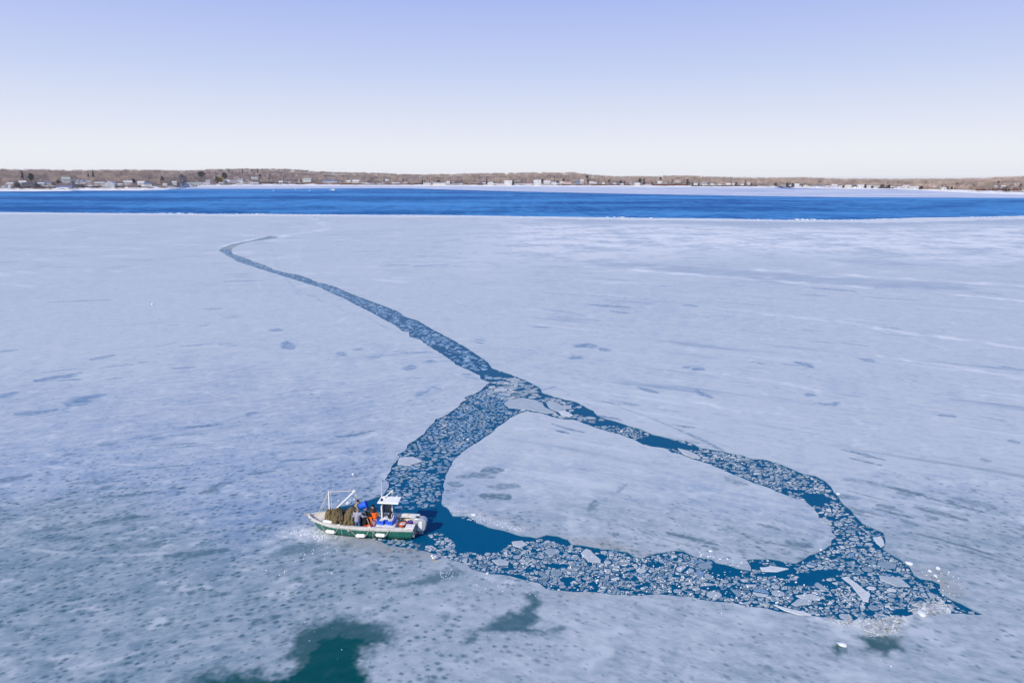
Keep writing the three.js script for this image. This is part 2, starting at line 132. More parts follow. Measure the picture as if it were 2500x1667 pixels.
// drawn lines: [kind, points, half width, strength, taper]
const LINE = [
  ['thin', [[-58.11,-79.39],[-56.58,-80.08],[-55.37,-81.32],[-54.17,-82.59]], 1.1, .75, 1], ['thin', [[-48.48,-70.49],[-47.49,-71.04],[-47.32,-72.61],[-46.36,-73.64]], 1.2, .8, 1], ['thin', [[-52.02,-67.33],[-49.97,-67.45],[-49.03,-67.96],[-48.16,-68.74]], .7, .7, 1], ['thin', [[-58.06,-72.61],[-57.08,-73.79],[-56.8,-74.85]], .9, .7, 1],
  ['thin', [[-57.09,-88.7],[-55.98,-90.2],[-55.17,-91.75]], .7, .6, 1], ['thin', [[-56.67,-94.29],[-54.33,-95.48],[-51.88,-96.46],[-49.98,-98.99]], .25, .6, 0], ['thin', [[-72.67,-93.12],[-71.45,-93.82],[-70.45,-94.05]], .7, .5, 1], ['thin', [[-32.65,-49.48],[-32.24,-50.06],[-31.92,-50.58]], .4, .6, 1], ['thin', [[-42.47,-51.11],[-40.81,-51.58],[-39.78,-52.36]], .55, .7, 1],
  ['thin', [[-24.21,-48.84],[-23.62,-49.7],[-23.29,-51.04]], .5, .7, 1], ['thin', [[-34.65,-60.98],[-32.46,-62.94],[-29.84,-64.3],[-27.8,-66.45],[-26.66,-67.71]], .22, .5, 0], ['thin', [[-27.57,-66.95],[-26.95,-67.58],[-26.57,-67.71]], .5, .6, 1], ['thin', [[-38.12,-58.94],[-37.11,-59.14],[-36.46,-59.34]], .6, .5, 1],
  ['thin', [[-37.88,-106.2],[-38.19,-108.31]], 1.3, .65, 1], ['thin', [[-34.04,-99.78],[-32.7,-96.71],[-31.72,-94.76]], 1, .75, 1], ['thin', [[-22.24,-94.05],[-21.56,-95.48]], .8, .6, 1], ['thin', [[-24.22,-93.12],[-23.22,-90.86]], .7, .6, 1], ['thin', [[-13.31,-83.71],[-13.17,-85.64],[-12.96,-86.04]], .8, .65, 1], ['thin', [[-19.9,-90.86],[-18.15,-89.99]], 1, .4, 1],
  ['thin', [[-10.78,-72.9],[-10.29,-74.39],[-9.55,-75.31]], .4, .55, 1], ['thin', [[-9.57,-77.05],[-8.58,-75.94],[-8.06,-75.46]], .3, .45, 1], ['thin', [[-13.79,-32.98],[-13.58,-33.34],[-12.92,-33.78]], .2, .7, 1], ['thin', [[-14.4,-32.91],[-13.93,-33.38]], .28, .75, 1],
  ['thin', [[7.27,-74.69],[11.06,-70.08],[14.15,-66.21],[15.78,-63.61]], .1, .6, 0], ['thin', [[15.78,-63.61],[17.19,-61.2],[18.1,-59.54],[19.23,-57.02]], .3, .55, 1], ['thin', [[14.65,-76.57],[15.67,-75.62],[16.86,-74.09]], .5, .7, 1], ['thin', [[21.21,-75.94],[21.77,-73.64],[22.63,-72.61]], .5, .7, 1],
  ['thin', [[5.43,-45.9],[5.96,-46.61],[6.42,-47.94]], .3, .6, 1], ['thin', [[8.21,-48.98],[8.79,-50.06],[9.22,-50.66]], .25, .4, 1], ['thin', [[6.94,-42.76],[7.27,-42.54]], .4, .6, 1], ['thin', [[17.51,-51.97],[18.2,-50.96],[18.9,-50.58]], .5, .5, 1],
  ['thin', [[-86.7,-246.18],[-63.1,-184.04],[-57.6,-170.59],[-47.93,-149.27],[-41.71,-140.18],[-37.11,-132.55]], .3, .4, 0], ['thin', [[-33.91,-129.46],[-30.86,-123.27],[-26.29,-119.45],[-20.8,-109.24],[-16.54,-103.31]], .22, .45, 0], ['thin', [[9.86,-97.97],[10.49,-96.96],[11.15,-96.46]], 1.4, .8, 1], ['thin', [[12.37,-95.24],[13.16,-94.52],[13.91,-93.58]], .8, .7, 1], ['thin', [[8.17,-90.86],[9.3,-89.13]], 1, .7, 1],
  ['thin', [[37.88,-88.08],[38.72,-86.44],[38.85,-84.86]], .7, .75, 1], ['thin', [[47.65,-89.77],[48.33,-87.87]], .9, .7, 1], ['thin', [[23.21,-84.67],[24.48,-83.9]], .8, .75, 1], ['thin', [[22.35,-85.45],[23.04,-85.05]], .6, .7, 1], ['thin', [[33.43,-74.39],[34.08,-73.19]], .6, .7, 1], ['thin', [[33.03,-70.76],[34.63,-70.35],[35.91,-71.18]], .5, .65, 1],
  ['thin', [[30.1,-49.12],[30.7,-48.77],[31.13,-48.42]], .3, .6, 1], ['thin', [[32.72,-47.4],[33.66,-47.67]], .35, .6, 1], ['thin', [[30.16,-45.53],[30.45,-45.16],[30.64,-44.73]], .3, .6, 1], ['thin', [[28.05,-44.85],[28.53,-44.14],[28.62,-43.78]], .35, .5, 1], ['thin', [[46.45,-60.05],[47.28,-59.34]], .4, .6, 1], ['thin', [[41.08,-55.74],[41.5,-55.04]], .4, .5, 1],
  ['thin', [[3.3,-75.15],[4.81,-76.73],[5.41,-77.05]], .3, .4, 1], ['thin', [[-4.71,-51.97],[-2.71,-52.36],[-1.35,-51.89]], 0.48, 0.64, 1], ['thin', [[-2.75,-53.17],[-0.69,-53.34]], 0.60, 0.80, 1], ['thin', [[-2.54,-48.63],[0,-48.21]], 0.54, 0.80, 1], ['thin', [[-1.95,-50.06],[0.65,-50.36]], 0.48, 0.56, 1], ['thin', [[-5.28,-50.81],[-3.93,-50.36]], 0.42, 0.64, 1],
  ['snow', [[64.6,-180.69],[79.29,-173.58],[94.07,-164.9],[115.57,-152.75],[127.84,-145.39]], 2.6, .95, 0], ['snow', [[21.18,-188.39],[48.86,-169.86],[69.25,-155.78],[78.01,-151.58]], 2.2, .9, 0], ['thin', [[17.98,-199.7],[35.43,-190.19],[61.1,-170.59],[74.85,-163.53],[89.04,-155.78],[103.61,-148.7]], 7, .45, 1], ['snow', [[91.67,-142.22],[102.18,-134.38]], 1.6, .9, 0],
  ['snow', [[45.54,-120.57],[56.3,-114.13],[61.55,-105.91],[67.81,-101.38],[73.65,-95.24]], 1.1, .8, 0], ['snow', [[50.73,-90.86],[57.58,-85.64],[62.47,-79.91]], .8, .7, 0], ['snow', [[29.29,-80.08],[32.64,-78.37],[35.4,-75.15]], .6, .6, 0], ['snow', [[25.86,-45.65],[26.76,-45.1]], .16, .6, 0], ['snow', [[30.62,-41.1],[31.63,-40.38]], .16, .6, 0], ['snow', [[27.33,-43.55],[29.17,-42.32],[30.62,-41.1]], .12, .3, 0],
  ['snow', [[18.64,-72.17],[20.98,-70.76],[23.7,-68.09]], .5, .6, 0], ['snow', [[-43.58,-54.01],[-41.73,-54.35],[-39.05,-54.01],[-36.1,-53.17],[-34.46,-54.52],[-31.91,-54.35]], .3, .4, 0], ['snow', [[-32.67,-51.97],[-29.58,-52.52],[-27.32,-52.77]], .25, .4, 0], ['snow', [[-32.35,-40.84],[-27.99,-39.93],[-24.61,-40.08],[-20.8,-40.53]], .2, .4, 0], ['snow', [[-18.01,-38.96],[-15.82,-38.68]], .2, .35, 0],
  ['snow', [[-30.6,-110.83],[-29.44,-115.85],[-28.65,-120.2]], .5, .5, 0], ['snow', [[-26.86,-118.72],[-25.64,-119.82]], .4, .6, 0], ['snow', [[-95.72,-282.17],[-93.46,-296.57],[-90.95,-312.48],[-87.47,-327.52]], 3, 1, 0], ['snow', [[-122.54,-298.74],[-113,-292.31],[-103.14,-284.14]], 2.4, .7, 0], ['snow', [[-101.44,-237.49],[-103.86,-252.32],[-102.59,-269.08],[-102.15,-286.14]], 1.6, .8, 0], ['snow', [[-97.04,-237.49],[-98.45,-246.18],[-97.78,-269.08]], .5, .5, 0], ['snow', [[-89.41,-327.52],[-97.47,-359.12],[-107.43,-386.15],[-120.96,-417.51]], 3.5, .8, 0],
  ['thin', [[-122.17,-426.15],[-107.89,-386.15],[-104.8,-393.55]], 2.6, .5, 1], ['snow', [[-0.13,-37.63],[0.68,-37.32],[1.69,-36.76]], .1, .9, 0], ['snow', [[-6.43,-59.04],[-3.06,-59.74],[-0.21,-65.96]], .05, .4, 0], ['snow', [[-69.08,-188.39],[-59.32,-158.28],[-52.63,-141.19],[-49.69,-129.46],[-44.55,-119.45],[-41.61,-114.13]], .3, .3, 0], ['snow', [[-75.68,-246.18],[-68.94,-219.37],[-61.12,-197.72]], .5, .4, 0],
  ['thin', [[93.18,-201.71],[100.88,-197.72],[117,-194.83],[126.33,-192.95]], 7, .5, 1], ['thin', [[29.66,-158.28],[32.6,-153.95],[35.46,-152.16]], 1.5, .35, 1], ['thin', [[97.64,-152.16],[99.83,-149.84]], 2, .4, 1], ['thin', [[81.98,-152.16],[82.74,-149.27]], 1.5, .4, 1], ['thin', [[-25.24,-129.46],[-21.18,-119.45],[-18.44,-115.85]], .2, .3, 0],
];
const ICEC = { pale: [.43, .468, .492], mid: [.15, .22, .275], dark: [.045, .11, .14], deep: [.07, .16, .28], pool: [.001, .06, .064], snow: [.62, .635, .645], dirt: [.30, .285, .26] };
const SCAT = [];   // scattered melt smears, drawn out along the wind
for (let i = 0; i < 900; i++) {
  const far = i > 500, z = far ? rr(-110, -330) : rr(-40, -115), x = rr(-.75, .8) * -z; if (noise(x * .05 + 60, z * .06) + .6 * noise(x * .15, z * .2) < .3) continue;
  const L = (far ? rr(1.5, 6) : rr(.6, 2.2)), a = x > -8 ? rr(.25, .75) : rr(-.5, -.1);
  SCAT.push(['thin', [[x - L * Math.cos(a), z - L * Math.sin(a)], [x, z + rr(-.2, .2)], [x + L * Math.cos(a), z + L * Math.sin(a)]], far ? rr(.4, 1.3) : rr(.12, .42), .25 + .6 * rnd(), 1]);
}
function paintIce(Z) {
  const { x0, x1, z0, z1, w, h } = Z, dx = (x1 - x0) / w, dz = (z1 - z0) / h, N = w * h, L = { thin: new Float32Array(N), pool: new Float32Array(N), snow: new Float32Array(N), dirt: new Float32Array(N) };
  const each = (pts, pad, f) => {
    const xs = pts.map((p) => p[0]), zs = pts.map((p) => p[1]);
    const i0 = Math.max(0, Math.floor((Math.min(...xs) - pad - x0) / dx)), i1 = Math.min(w - 1, Math.ceil((Math.max(...xs) + pad - x0) / dx)), j0 = Math.max(0, Math.floor((Math.min(...zs) - pad - z0) / dz)), j1 = Math.min(h - 1, Math.ceil((Math.max(...zs) + pad - z0) / dz));
    for (let j = j0; j <= j1; j++) for (let i = i0; i <= i1; i++) f(j * w + i, x0 + (i + .5) * dx, z0 + (j + .5) * dz);
  };
  for (const [kind, p, soft, amt] of PATCH) each(p, soft * 3, (k, x, z) => {
    const wx = x + soft * (.9 * noise(x * 1.3, z * 1.3) + .5 * noise(x * 3.7, z * 3.7)), wz = z + soft * (.9 * noise(x * 1.3 + 40, z * 1.3) + .5 * noise(x * 3.7 + 40, z * 3.7));
    const d = polyD(wx, wz, p), s = kind === 'dirt' || kind === 'snow' ? soft * 1.4 : soft; let v = amt * sstep(s, -s, d);
    if (v <= 0) return;
    if (kind === 'dirt' || kind === 'snow') v *= .55 + .9 * clamp(.5 + noise(x * 2.3, z * 2.3) + .6 * noise(x * 7, z * 7));
    L[kind][k] = Math.max(L[kind][k], v);
  });
  for (const [kind, p, hw, amt, taper] of [...LINE, ...SCAT]) {
    const cum = [0]; for (let i = 1; i < p.length; i++) cum.push(cum[i - 1] + Math.hypot(p[i][0] - p[i - 1][0], p[i][1] - p[i - 1][1]));
    const f = Math.max(hw, dx * .6);
    each(p, f * 2.4, (k, x, z) => {
      const wq = f * (taper ? .45 : .8), q = 1 / Math.max(f * 1.6, .35), X = x + wq * noise(x * q, z * q) + wq * .5 * noise(x * q * 3, z * q * 3), Y = z + wq * noise(x * q + 31, z * q) + wq * .5 * noise(x * q * 3 + 9, z * q * 3);
      let best = 0;
      for (let i = 0; i + 1 < p.length; i++) {
        const [d, t] = segD(X, Y, p[i], p[i + 1]), s = (cum[i] + t * (cum[i + 1] - cum[i])) / cum[cum.length - 1];
        const r = taper ? f * 1.1 * (.1 + 1.1 * Math.sqrt(Math.max(0, Math.sin(Math.PI * s)))) : f;
        best = Math.max(best, sstep(r * 1.25, r * .35, d));
      }
      if (best > 0) { if (taper) best *= clamp(.88 + .6 * noise(x * 1.3 / Math.max(.5, f), z * 1.3 / Math.max(.5, f))); if (!taper) best *= clamp(.55 + .9 * noise(x * .35 / Math.max(1, f), z * .35 / Math.max(1, f))); L[kind][k] = Math.max(L[kind][k], amt * best); }
    });
  }
  const data = new Uint8Array(N * 4), rgh = new Uint8Array(N * 4), C = ICEC, near = dx < .1;
  for (let j = 0; j < h; j++) for (let i = 0; i < w; i++) {
    const k = j * w + i, x = x0 + (i + .5) * dx, z = z0 + (j + .5) * dz;
    const big = noise(x * .021, z * .03) + .6 * noise(x * .063 + 9, z * .08), med = noise(x * .19, z * .23) + .5 * noise(x * .47, z * .55);
    const wx = x + .5 * noise(x * .8, z * .8), wz = z + .5 * noise(x * .8 + 20, z * .8);
    // wind-drawn grain: one lie on the left of the boat, another on the right, blended across the middle
    const ua = x * .93 - z * .36, va = x * .36 + z * .93, ub = x * .89 + z * .45, vb = -x * .45 + z * .89, sd = sstep(-14, 8, x + 5 * noise(x * .05, z * .05));
    const grain = (q) => (sd < 1 ? (1 - sd) * noise(ua * q * .45, va * q * 1.25) : 0) + (sd > 0 ? sd * noise(ub * q * .45, vb * q * 1.25) : 0);
    let fine = near || dx < .2 ? .6 * grain(1.1) + .5 * grain(2.7) + .3 * noise(wx * 1.7, wz * 2.2) : .5 * noise(x * .9, z * 1.1) + .35 * grain(.6);
    if (near) fine += .45 * grain(6.5) + .3 * noise(x * 11, z * 13);
    // mottled, greyer at left; near ground painted darker in place of weaker sky reflection
    const skyFadeMottle = clamp(.38 * sstep(-64, -36, z) + .37 * sstep(4, -22, x) * sstep(-95, -50, z) + .16 * big + .13 * med);
    let t = clamp(skyFadeMottle + .42 * fine + .02); const farBlue = sstep(-40, -52, z + 6 * noise(x * .08, z * .08));   // darker tone: grey-green in front, tinted blue further out
    let r = lerp(C.pale[0], C.mid[0], t), g = lerp(C.pale[1], lerp(C.mid[1], .235, farBlue), t), b = lerp(C.pale[2], lerp(C.mid[2], .37, farBlue), t);
    const sk = sd * (noise(ub * .028, vb * .42) + .55 * noise(ub * .08 + 3, vb * 1.2)) + (1 - sd) * .7 * (noise(ua * .03, va * .4 + 9) + .5 * noise(ua * .09, va * 1.1));   // long wind streaks
    const bloom = .6 * sstep(.38, 1, sk) * sstep(-30, -60, z) + sstep(.25, .75, noise(x * .33 + 70, z * .42) * .7 + .5 * noise(x * 1.1 + 5, z * 1.5) + .4 * fine) * .55;   // frosty bloom
    r = lerp(r, .53, bloom); g = lerp(g, .565, bloom); b = lerp(b, .585, bloom);
    // drain holes: small dark star-shaped spots, thickest at the darker left
    let spot = 0;
    if (dx < .2) {
      const want = clamp(.08 + 1.3 * skyFadeMottle + .4 * noise(x * .07 + 3, z * .09)), clump = clamp(.72 + .75 * noise(x * .45 + 11, z * .5) + .3 * noise(x * 1.1, z * 1.2), .08, 1.1);
      for (const [S, r0, r1, share] of [[.43, .035, .13, .95], [1.15, .09, .24, .4]]) {
        const ci = Math.floor(x / S), cj = Math.floor(z / S);
        for (let a = -1; a <= 1; a++) for (let e = -1; e <= 1; e++) {
          const hsh = PERM[(PERM[(ci + a) & 255] + cj + e + (S > 1 ? 37 : 0)) & 511], h2 = PERM[(hsh + 71) & 255], h3 = PERM[(h2 + 13) & 255];
          if (h3 / 255 > want * share * clump) continue;
          const px = (ci + a + .05 + .9 * hsh / 255) * S, pz = (cj + e + .05 + .9 * h2 / 255) * S, R = lerp(r0, r1, (h3 * 7 % 255) / 255) * (.75 + .5 * want);
          const ax = (x - px) * .78, az = z - pz + (x - px) * (.16 - .5 * sd), d = Math.hypot(ax, az) * (1 + .45 * noise(x * 8, z * 9));
          spot = Math.max(spot, sstep(R * 1.6, R * .2, d) * (.25 + .6 * (h2 * 3 % 255) / 255));
        }
      }
      spot *= .35 + .65 * clamp(want);
    }
    let thin = Math.max(L.thin[k], Math.min(.95, spot * 1.2), .42 * sstep(.4, 1.05, -sk) * sstep(-35, -60, z)), snow = L.snow[k], dirt = L.dirt[k], pool = L.pool[k];
    if (z < -150) {   // the far sheet is rafted and wind-packed on the right
      const raft = sstep(-160, -235, z + 40 * noise(x * .008, z * .02)) * sstep(-110, 40, x + 60 * noise(x * .01 + 5, z * .01) + .25 * (z + 480) * -1 * (x < 0 ? .35 : 0));
      const pn = noise(x * .055, z * .075) + .8 * noise(x * .16 + 3, z * .21) + .7 * noise(x * .45, z * .35);
      snow = Math.max(snow, raft * (.42 + .58 * sstep(-.1, .35, pn))); thin = Math.max(thin, raft * sstep(.35, .7, -pn) * .9);
      const q = noise(x * .05 + 8, z * .11 + 3) + .6 * noise(x * .2, z * .35);
      snow = Math.max(snow, .55 * sstep(.3, 1, q)); thin = Math.max(thin, .35 * sstep(.4, 1.1, -q));
      // lip of packed snow along the open water, and the smooth dark new ice behind it on the right
      let e = 1e9; for (let f = 0; f + 1 < FAREDGE.length; f++) if (x >= FAREDGE[f][0] && x <= FAREDGE[f + 1][0]) e = z - lerp(FAREDGE[f][1], FAREDGE[f + 1][1], (x - FAREDGE[f][0]) / (FAREDGE[f + 1][0] - FAREDGE[f][0]));
      const wd = 22 + 8 * noise(x * .02, 4) + 6 * noise(x * .11, 9) + (x > 190 ? 8 : 0);
      const nw = sstep(-40, 60, x) * sstep(95, 25, e + 18 * noise(x * .02, 7)) * .95; snow *= 1 - nw * .9; thin = Math.max(thin * (1 - nw), nw * .7);
      snow = Math.max(snow, sstep(wd + 5, wd - 3, e) * (.75 + .25 * noise(x * .3, z * .3))); if (e < wd) thin *= .3;
    }
    r = lerp(r, C.dirt[0], dirt); g = lerp(g, C.dirt[1], dirt); b = lerp(b, C.dirt[2], dirt);
    thin *= 1 - .6 * snow; snow *= .75 + .35 * clamp(.5 + fine);
    const dk = thin * (1 + .12 * fine), bl = sstep(-42, -75, z);   // beyond the boat the bare ice turns from dark teal to blue
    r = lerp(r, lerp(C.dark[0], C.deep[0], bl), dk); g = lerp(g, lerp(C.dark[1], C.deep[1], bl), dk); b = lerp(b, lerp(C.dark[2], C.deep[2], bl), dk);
    r = lerp(r, C.snow[0], snow); g = lerp(g, C.snow[1], snow); b = lerp(b, C.snow[2], snow);
    const pl = pool * (1 + .05 * fine); r = lerp(r, C.pool[0], pl); g = lerp(g, C.pool[1], pl); b = lerp(b, C.pool[2], pl);
    data[k * 4] = toS(r); data[k * 4 + 1] = toS(g); data[k * 4 + 2] = toS(b); data[k * 4 + 3] = 255;
    rgh[k * 4] = rgh[k * 4 + 1] = rgh[k * 4 + 2] = 255 * clamp(.36 + .35 * snow + .12 * dirt - .22 * dk - .3 * pl + .06 * fine); rgh[k * 4 + 3] = 255;
  }
  const tex = (d, srgb) => { const t = new THREE.DataTexture(d, w, h); if (srgb) t.colorSpace = THREE.SRGBColorSpace; t.magFilter = t.minFilter = THREE.LinearFilter; t.wrapS = t.wrapT = THREE.MirroredRepeatWrapping; t.needsUpdate = true; return t; };
  const col = tex(data, true), bmp = tex(data, false);
  return std({ name: 'sea ice', map: col, roughness: 1, roughnessMap: tex(rgh), bumpMap: bmp, bumpScale: near ? .03 : .06, ior: 1.31, specularIntensity: .5 });
}
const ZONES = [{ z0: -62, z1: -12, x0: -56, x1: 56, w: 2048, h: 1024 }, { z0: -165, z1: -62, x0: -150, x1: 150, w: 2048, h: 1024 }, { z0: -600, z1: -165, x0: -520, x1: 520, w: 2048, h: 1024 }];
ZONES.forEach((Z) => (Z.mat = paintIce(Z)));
const SIDE = std({ name: 'ice edge', color: lin(.16, .25, .31), roughness: .5, ior: 1.31 });
function iceSheet(outline, holes, y0, y1) {   // flat sheet with real thickness, cut at the zone borders so that each square of ground has its own fine surface
  const v2 = (p) => p.map(([x, z]) => new THREE.Vector2(x, -z));
  const c = v2(outline), hs = holes.map(v2);
  if (THREE.ShapeUtils.isClockWise(c)) c.reverse();
  hs.forEach((q) => { if (!THREE.ShapeUtils.isClockWise(q)) q.reverse(); });
  const all = [c, ...hs].flat(), tris = THREE.ShapeUtils.triangulateShape(c, hs).map((t) => t.map((i) => [all[i].x, -all[i].y]));
  const cut = (poly, zc, up) => { const out = []; for (let i = 0; i < poly.length; i++) { const a = poly[i], b = poly[(i + 1) % poly.length], ia = up ? a[1] >= zc : a[1] <= zc, ib = up ? b[1] >= zc : b[1] <= zc; if (ia) out.push(a); if (ia !== ib) { const t = (zc - a[1]) / (b[1] - a[1]); out.push([lerp(a[0], b[0], t), zc]); } } return out; };
  const pos = [], uv = [], nor = [], groups = [];
  ZONES.forEach((Z, zi) => {
    const start = pos.length / 3;
    for (const t of tris) {
      let p = t; if (zi > 0) p = cut(p, Z.z1, false); if (zi < 2 && p.length > 2) p = cut(p, Z.z0, true);
      for (let i = 1; i + 1 < p.length; i++) for (const q of [p[0], p[i], p[i + 1]]) { pos.push(q[0], y1, q[1]); nor.push(0, 1, 0); uv.push((q[0] - Z.x0) / (Z.x1 - Z.x0), (q[1] - Z.z0) / (Z.z1 - Z.z0)); }
    }
    groups.push([start, pos.length / 3 - start, zi]);
  });
  const start = pos.length / 3;
  for (const ring of [c, ...hs]) for (let i = 0; i < ring.length; i++) {
    const a = ring[i], b = ring[(i + 1) % ring.length], n = V(b.x - a.x, 0, -(b.y - a.y)).cross(V(0, 1, 0)).normalize();
    for (const [q, y] of [[a, y0], [b, y0], [b, y1], [a, y0], [b, y1], [a, y1]]) { pos.push(q.x, y, -q.y); nor.push(n.x, 0, n.z); uv.push(q.x, y); }
  }
  groups.push([start, pos.length / 3 - start, 3]);
  const g = new THREE.BufferGeometry();
  g.setAttribute('position', new THREE.Float32BufferAttribute(pos, 3)); g.setAttribute('normal', new THREE.Float32BufferAttribute(nor, 3)); g.setAttribute('uv', new THREE.Float32BufferAttribute(uv, 2));
  groups.forEach((q) => g.addGroup(...q));
  return g;
}
const ICEMATS = [...ZONES.map((Z) => Z.mat), SIDE];
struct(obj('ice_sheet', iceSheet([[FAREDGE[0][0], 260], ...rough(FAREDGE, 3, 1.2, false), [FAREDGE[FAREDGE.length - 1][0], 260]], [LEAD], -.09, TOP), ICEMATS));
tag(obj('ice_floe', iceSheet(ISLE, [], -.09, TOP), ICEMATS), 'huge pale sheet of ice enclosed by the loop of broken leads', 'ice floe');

// ---------------------------------------------------------------- water
const WTEX = (() => {   // fine ripples, tileable enough at this scale
  const w = 1024, h = 1024, d = new Uint8Array(w * h * 4);
  for (let j = 0; j < h; j++) for (let i = 0; i < w; i++) { const x = i / 32, y = j / 32, n = 127 + 70 * (.6 * noise(x * .9, y * 1.8) + .4 * noise(x * 2.3, y * 4.1) + .25 * noise(x * 5, y * 9)); d.set([n, n, n, 255], (j * w + i) * 4); }
  const t = new THREE.DataTexture(d, w, h); t.wrapS = t.wrapT = THREE.MirroredRepeatWrapping; t.magFilter = t.minFilter = THREE.LinearFilter; t.needsUpdate = true; return t;
})();
const leadBump = WTEX.clone(); leadBump.repeat.set(40, 40); leadBump.needsUpdate = true;
const LEADMAT = std({ name: 'still sea water', color: lin(0, .074, .16), roughness: .04, ior: 1.33, specularIntensity: .12, specularColor: lin(.3, .6, 1), bumpMap: leadBump, bumpScale: .004 });
struct(obj('lead_water', new THREE.PlaneGeometry(460, 400).rotateX(-Math.PI / 2).translate(0, WATER, -190), LEADMAT));
const BAY = (() => {   // wind-roughened open water: cat's-paw and ripple sheen painted into the colour
  const w = 2048, h = 1024, X = 3600, D = 1700, d = new Uint8Array(w * h * 4);
  for (let j = 0; j < h; j++) for (let i = 0; i < w; i++) {
    const x = i / w * X, z = j / h * D;
    const n = .9 * noise(x * .003, z * .011) + .8 * noise(x * .009, z * .03) + .55 * noise(x * .028, z * .06) + .55 * noise(x * .09, z * .11) + .65 * noise(x * .25, z * .2) + .55 * noise(x * .5, z * .4), t = clamp(.5 + .8 * n);
    d.set([toS(lerp(.0, .05, t)), toS(lerp(.085, .235, t)), toS(lerp(.27, .51, t)), 255], (j * w + i) * 4);
  }
  const t = new THREE.DataTexture(d, w, h); t.colorSpace = THREE.SRGBColorSpace; t.wrapS = t.wrapT = THREE.MirroredRepeatWrapping; t.magFilter = t.minFilter = THREE.LinearFilter; t.needsUpdate = true; return t;
})();
const bayBump = WTEX.clone(); bayBump.repeat.set(60, 30); bayBump.needsUpdate = true;
struct(obj('bay_water', new THREE.PlaneGeometry(5200, 3200).rotateX(-Math.PI / 2).translate(0, WATER - .02, -390 - 1600), std({ name: 'ruffled sea water', map: BAY, roughness: .55, ior: 1.33, specularIntensity: .12, bumpMap: bayBump, bumpScale: 1.2 })));
// ---------------------------------------------------------------- the far shore
const SHORE = [[-1.2539,1108.1,32.9],[-0.904,1170.0,32.6],[-0.729,1203.6,32.4],[-0.6765,1203.6,32.0],[-0.6328,1226.7,29.8],[-0.6299,1228.3,29.9],[-0.624,1276.9,30.4],[-0.554,1276.9,32.1],[-0.5249,1276.9,31.4],[-0.4957,1338.0,31.1],[-0.4782,1433.2,31.4],[-0.4747,1453.8,31.8],[-0.4677,1757.9,34.8],[-0.4374,1812.6,38.1],[-0.4257,1834.6,38.9],[-0.3849,1908.8,41.7],[-0.3616,1953.9,42.7],[-0.3558,1957.9,42.9],[-0.3208,1982.5,41.8],[-0.3091,1990.9,39.9],[-0.2624,1970.3,32.1],[-0.2245,1953.9,30.2],[-0.2041,1944.5,29.2],[-0.1458,1918.3,23.7],[-0.0933,1875.5,23.6],[-0.0467,1831.9,27.3],[-0.0058,1795.4,27.7],[0.0058,1792.6,27.8],[0.0583,1779.8,29.0],[0.0875,1772.7,29.6],[0.105,1769.9,23.3],[0.1458,1763.5,16.4],[0.1808,1757.9,16.7],[0.2041,1737.2,17.0],[0.2508,1697.1,19.4],[0.2624,1687.4,17.8],[0.2858,1663.8,14.6],[0.3383,1613.1,12.3],[0.3616,1591.5,12.5],[0.3907,1647.7,12.7],[0.4141,1588.5,13.0],[0.4374,1533.5,11.5],[0.4724,1473.0,9.4],[0.4841,1453.8,9.3],[0.5424,1405.2,8.7],[0.554,1368.5,8.7],[0.5715,1317.0,9.0],[0.6124,1203.6,9.5],[0.6474,1108.1,10.5],[0.6707,1052.4,11.0],[0.6823,1026.6,12.4],[0.694,1014.2,13.7],[0.7173,990.2,14.5],[0.729,978.6,15.4],[0.904,876.1,18.5],[1.1956,778.1,19.8]];   // [bearing x/-z, metres to the waterline, height of the wooded ridge]
function shoreAt(a) {
  let i = 1; while (i < SHORE.length - 1 && SHORE[i][0] < a) i++;
  const p = SHORE[i - 1], q = SHORE[i], t = clamp((a - p[0]) / (q[0] - p[0])); return [lerp(p[1], q[1], t), lerp(p[2], q[2], t)];
}
function landY(x, z) {
  const [R0, HT] = shoreAt(x / -z), s = -z - R0;
  if (s < 0) return -.6 + Math.max(-1, s * .05);
  if (s < 14) return -.6 + s / 14 * 2;
  if (s < 40) return 1.4 + (s - 14) / 26 * 1.2;
  const t = clamp((s - 40) / 410); return 2.6 + (HT - 2.6) * t + 1.5 * Math.min(1, s / 200) * noise(x * .011, z * .011);
}
{
  const NA = 520, S = [-30, -8, 0, 6, 12, 18, 26, 36, 50, 66, 84, 105, 130, 160, 195, 235, 280, 330, 385, 450, 540, 700, 950], a0 = SHORE[0][0], a1 = SHORE[SHORE.length - 1][0], pos = [], col = [], idx = [];
  for (let i = 0; i <= NA; i++) {
    const a = lerp(a0, a1, i / NA), R0 = shoreAt(a)[0];
    S.forEach((s) => {
      const z = -(R0 + s + (s > 0 ? 3 * noise(a * 90, s * .1) : 0)), x = -a * z; pos.push(x, landY(x, z), z);
      const n = noise(x * .03, z * .05) + .6 * noise(x * .11, z * .15), snow = [.74, .73, .73], sand = [.52, .47, .40], grass = [.23, .185, .13], wood = [.135, .11, .10];
      let c = s < 14 ? [.70, .68, .66] : s < 40 ? (n > -.25 ? snow : sand) : s < 110 ? (n > .1 ? snow : n > -.35 ? grass : [.2, .14, .1]) : (n > .65 ? [.42, .41, .42] : wood);
      col.push(...c);
    });
  }
  const m = S.length; for (let i = 0; i < NA; i++) for (let j = 0; j + 1 < m; j++) { const p = i * m + j; idx.push(p, p + m, p + 1, p + 1, p + m, p + m + 1); }
  const g = new THREE.BufferGeometry(); g.setAttribute('position', new THREE.Float32BufferAttribute(pos, 3)); g.setAttribute('color', new THREE.Float32BufferAttribute(col, 3)); g.setIndex(idx); g.computeVertexNormals();
  struct(obj('shore_land', g, std({ name: 'snowy land', vertexColors: true, roughness: .95, specularIntensity: .2 })));
}
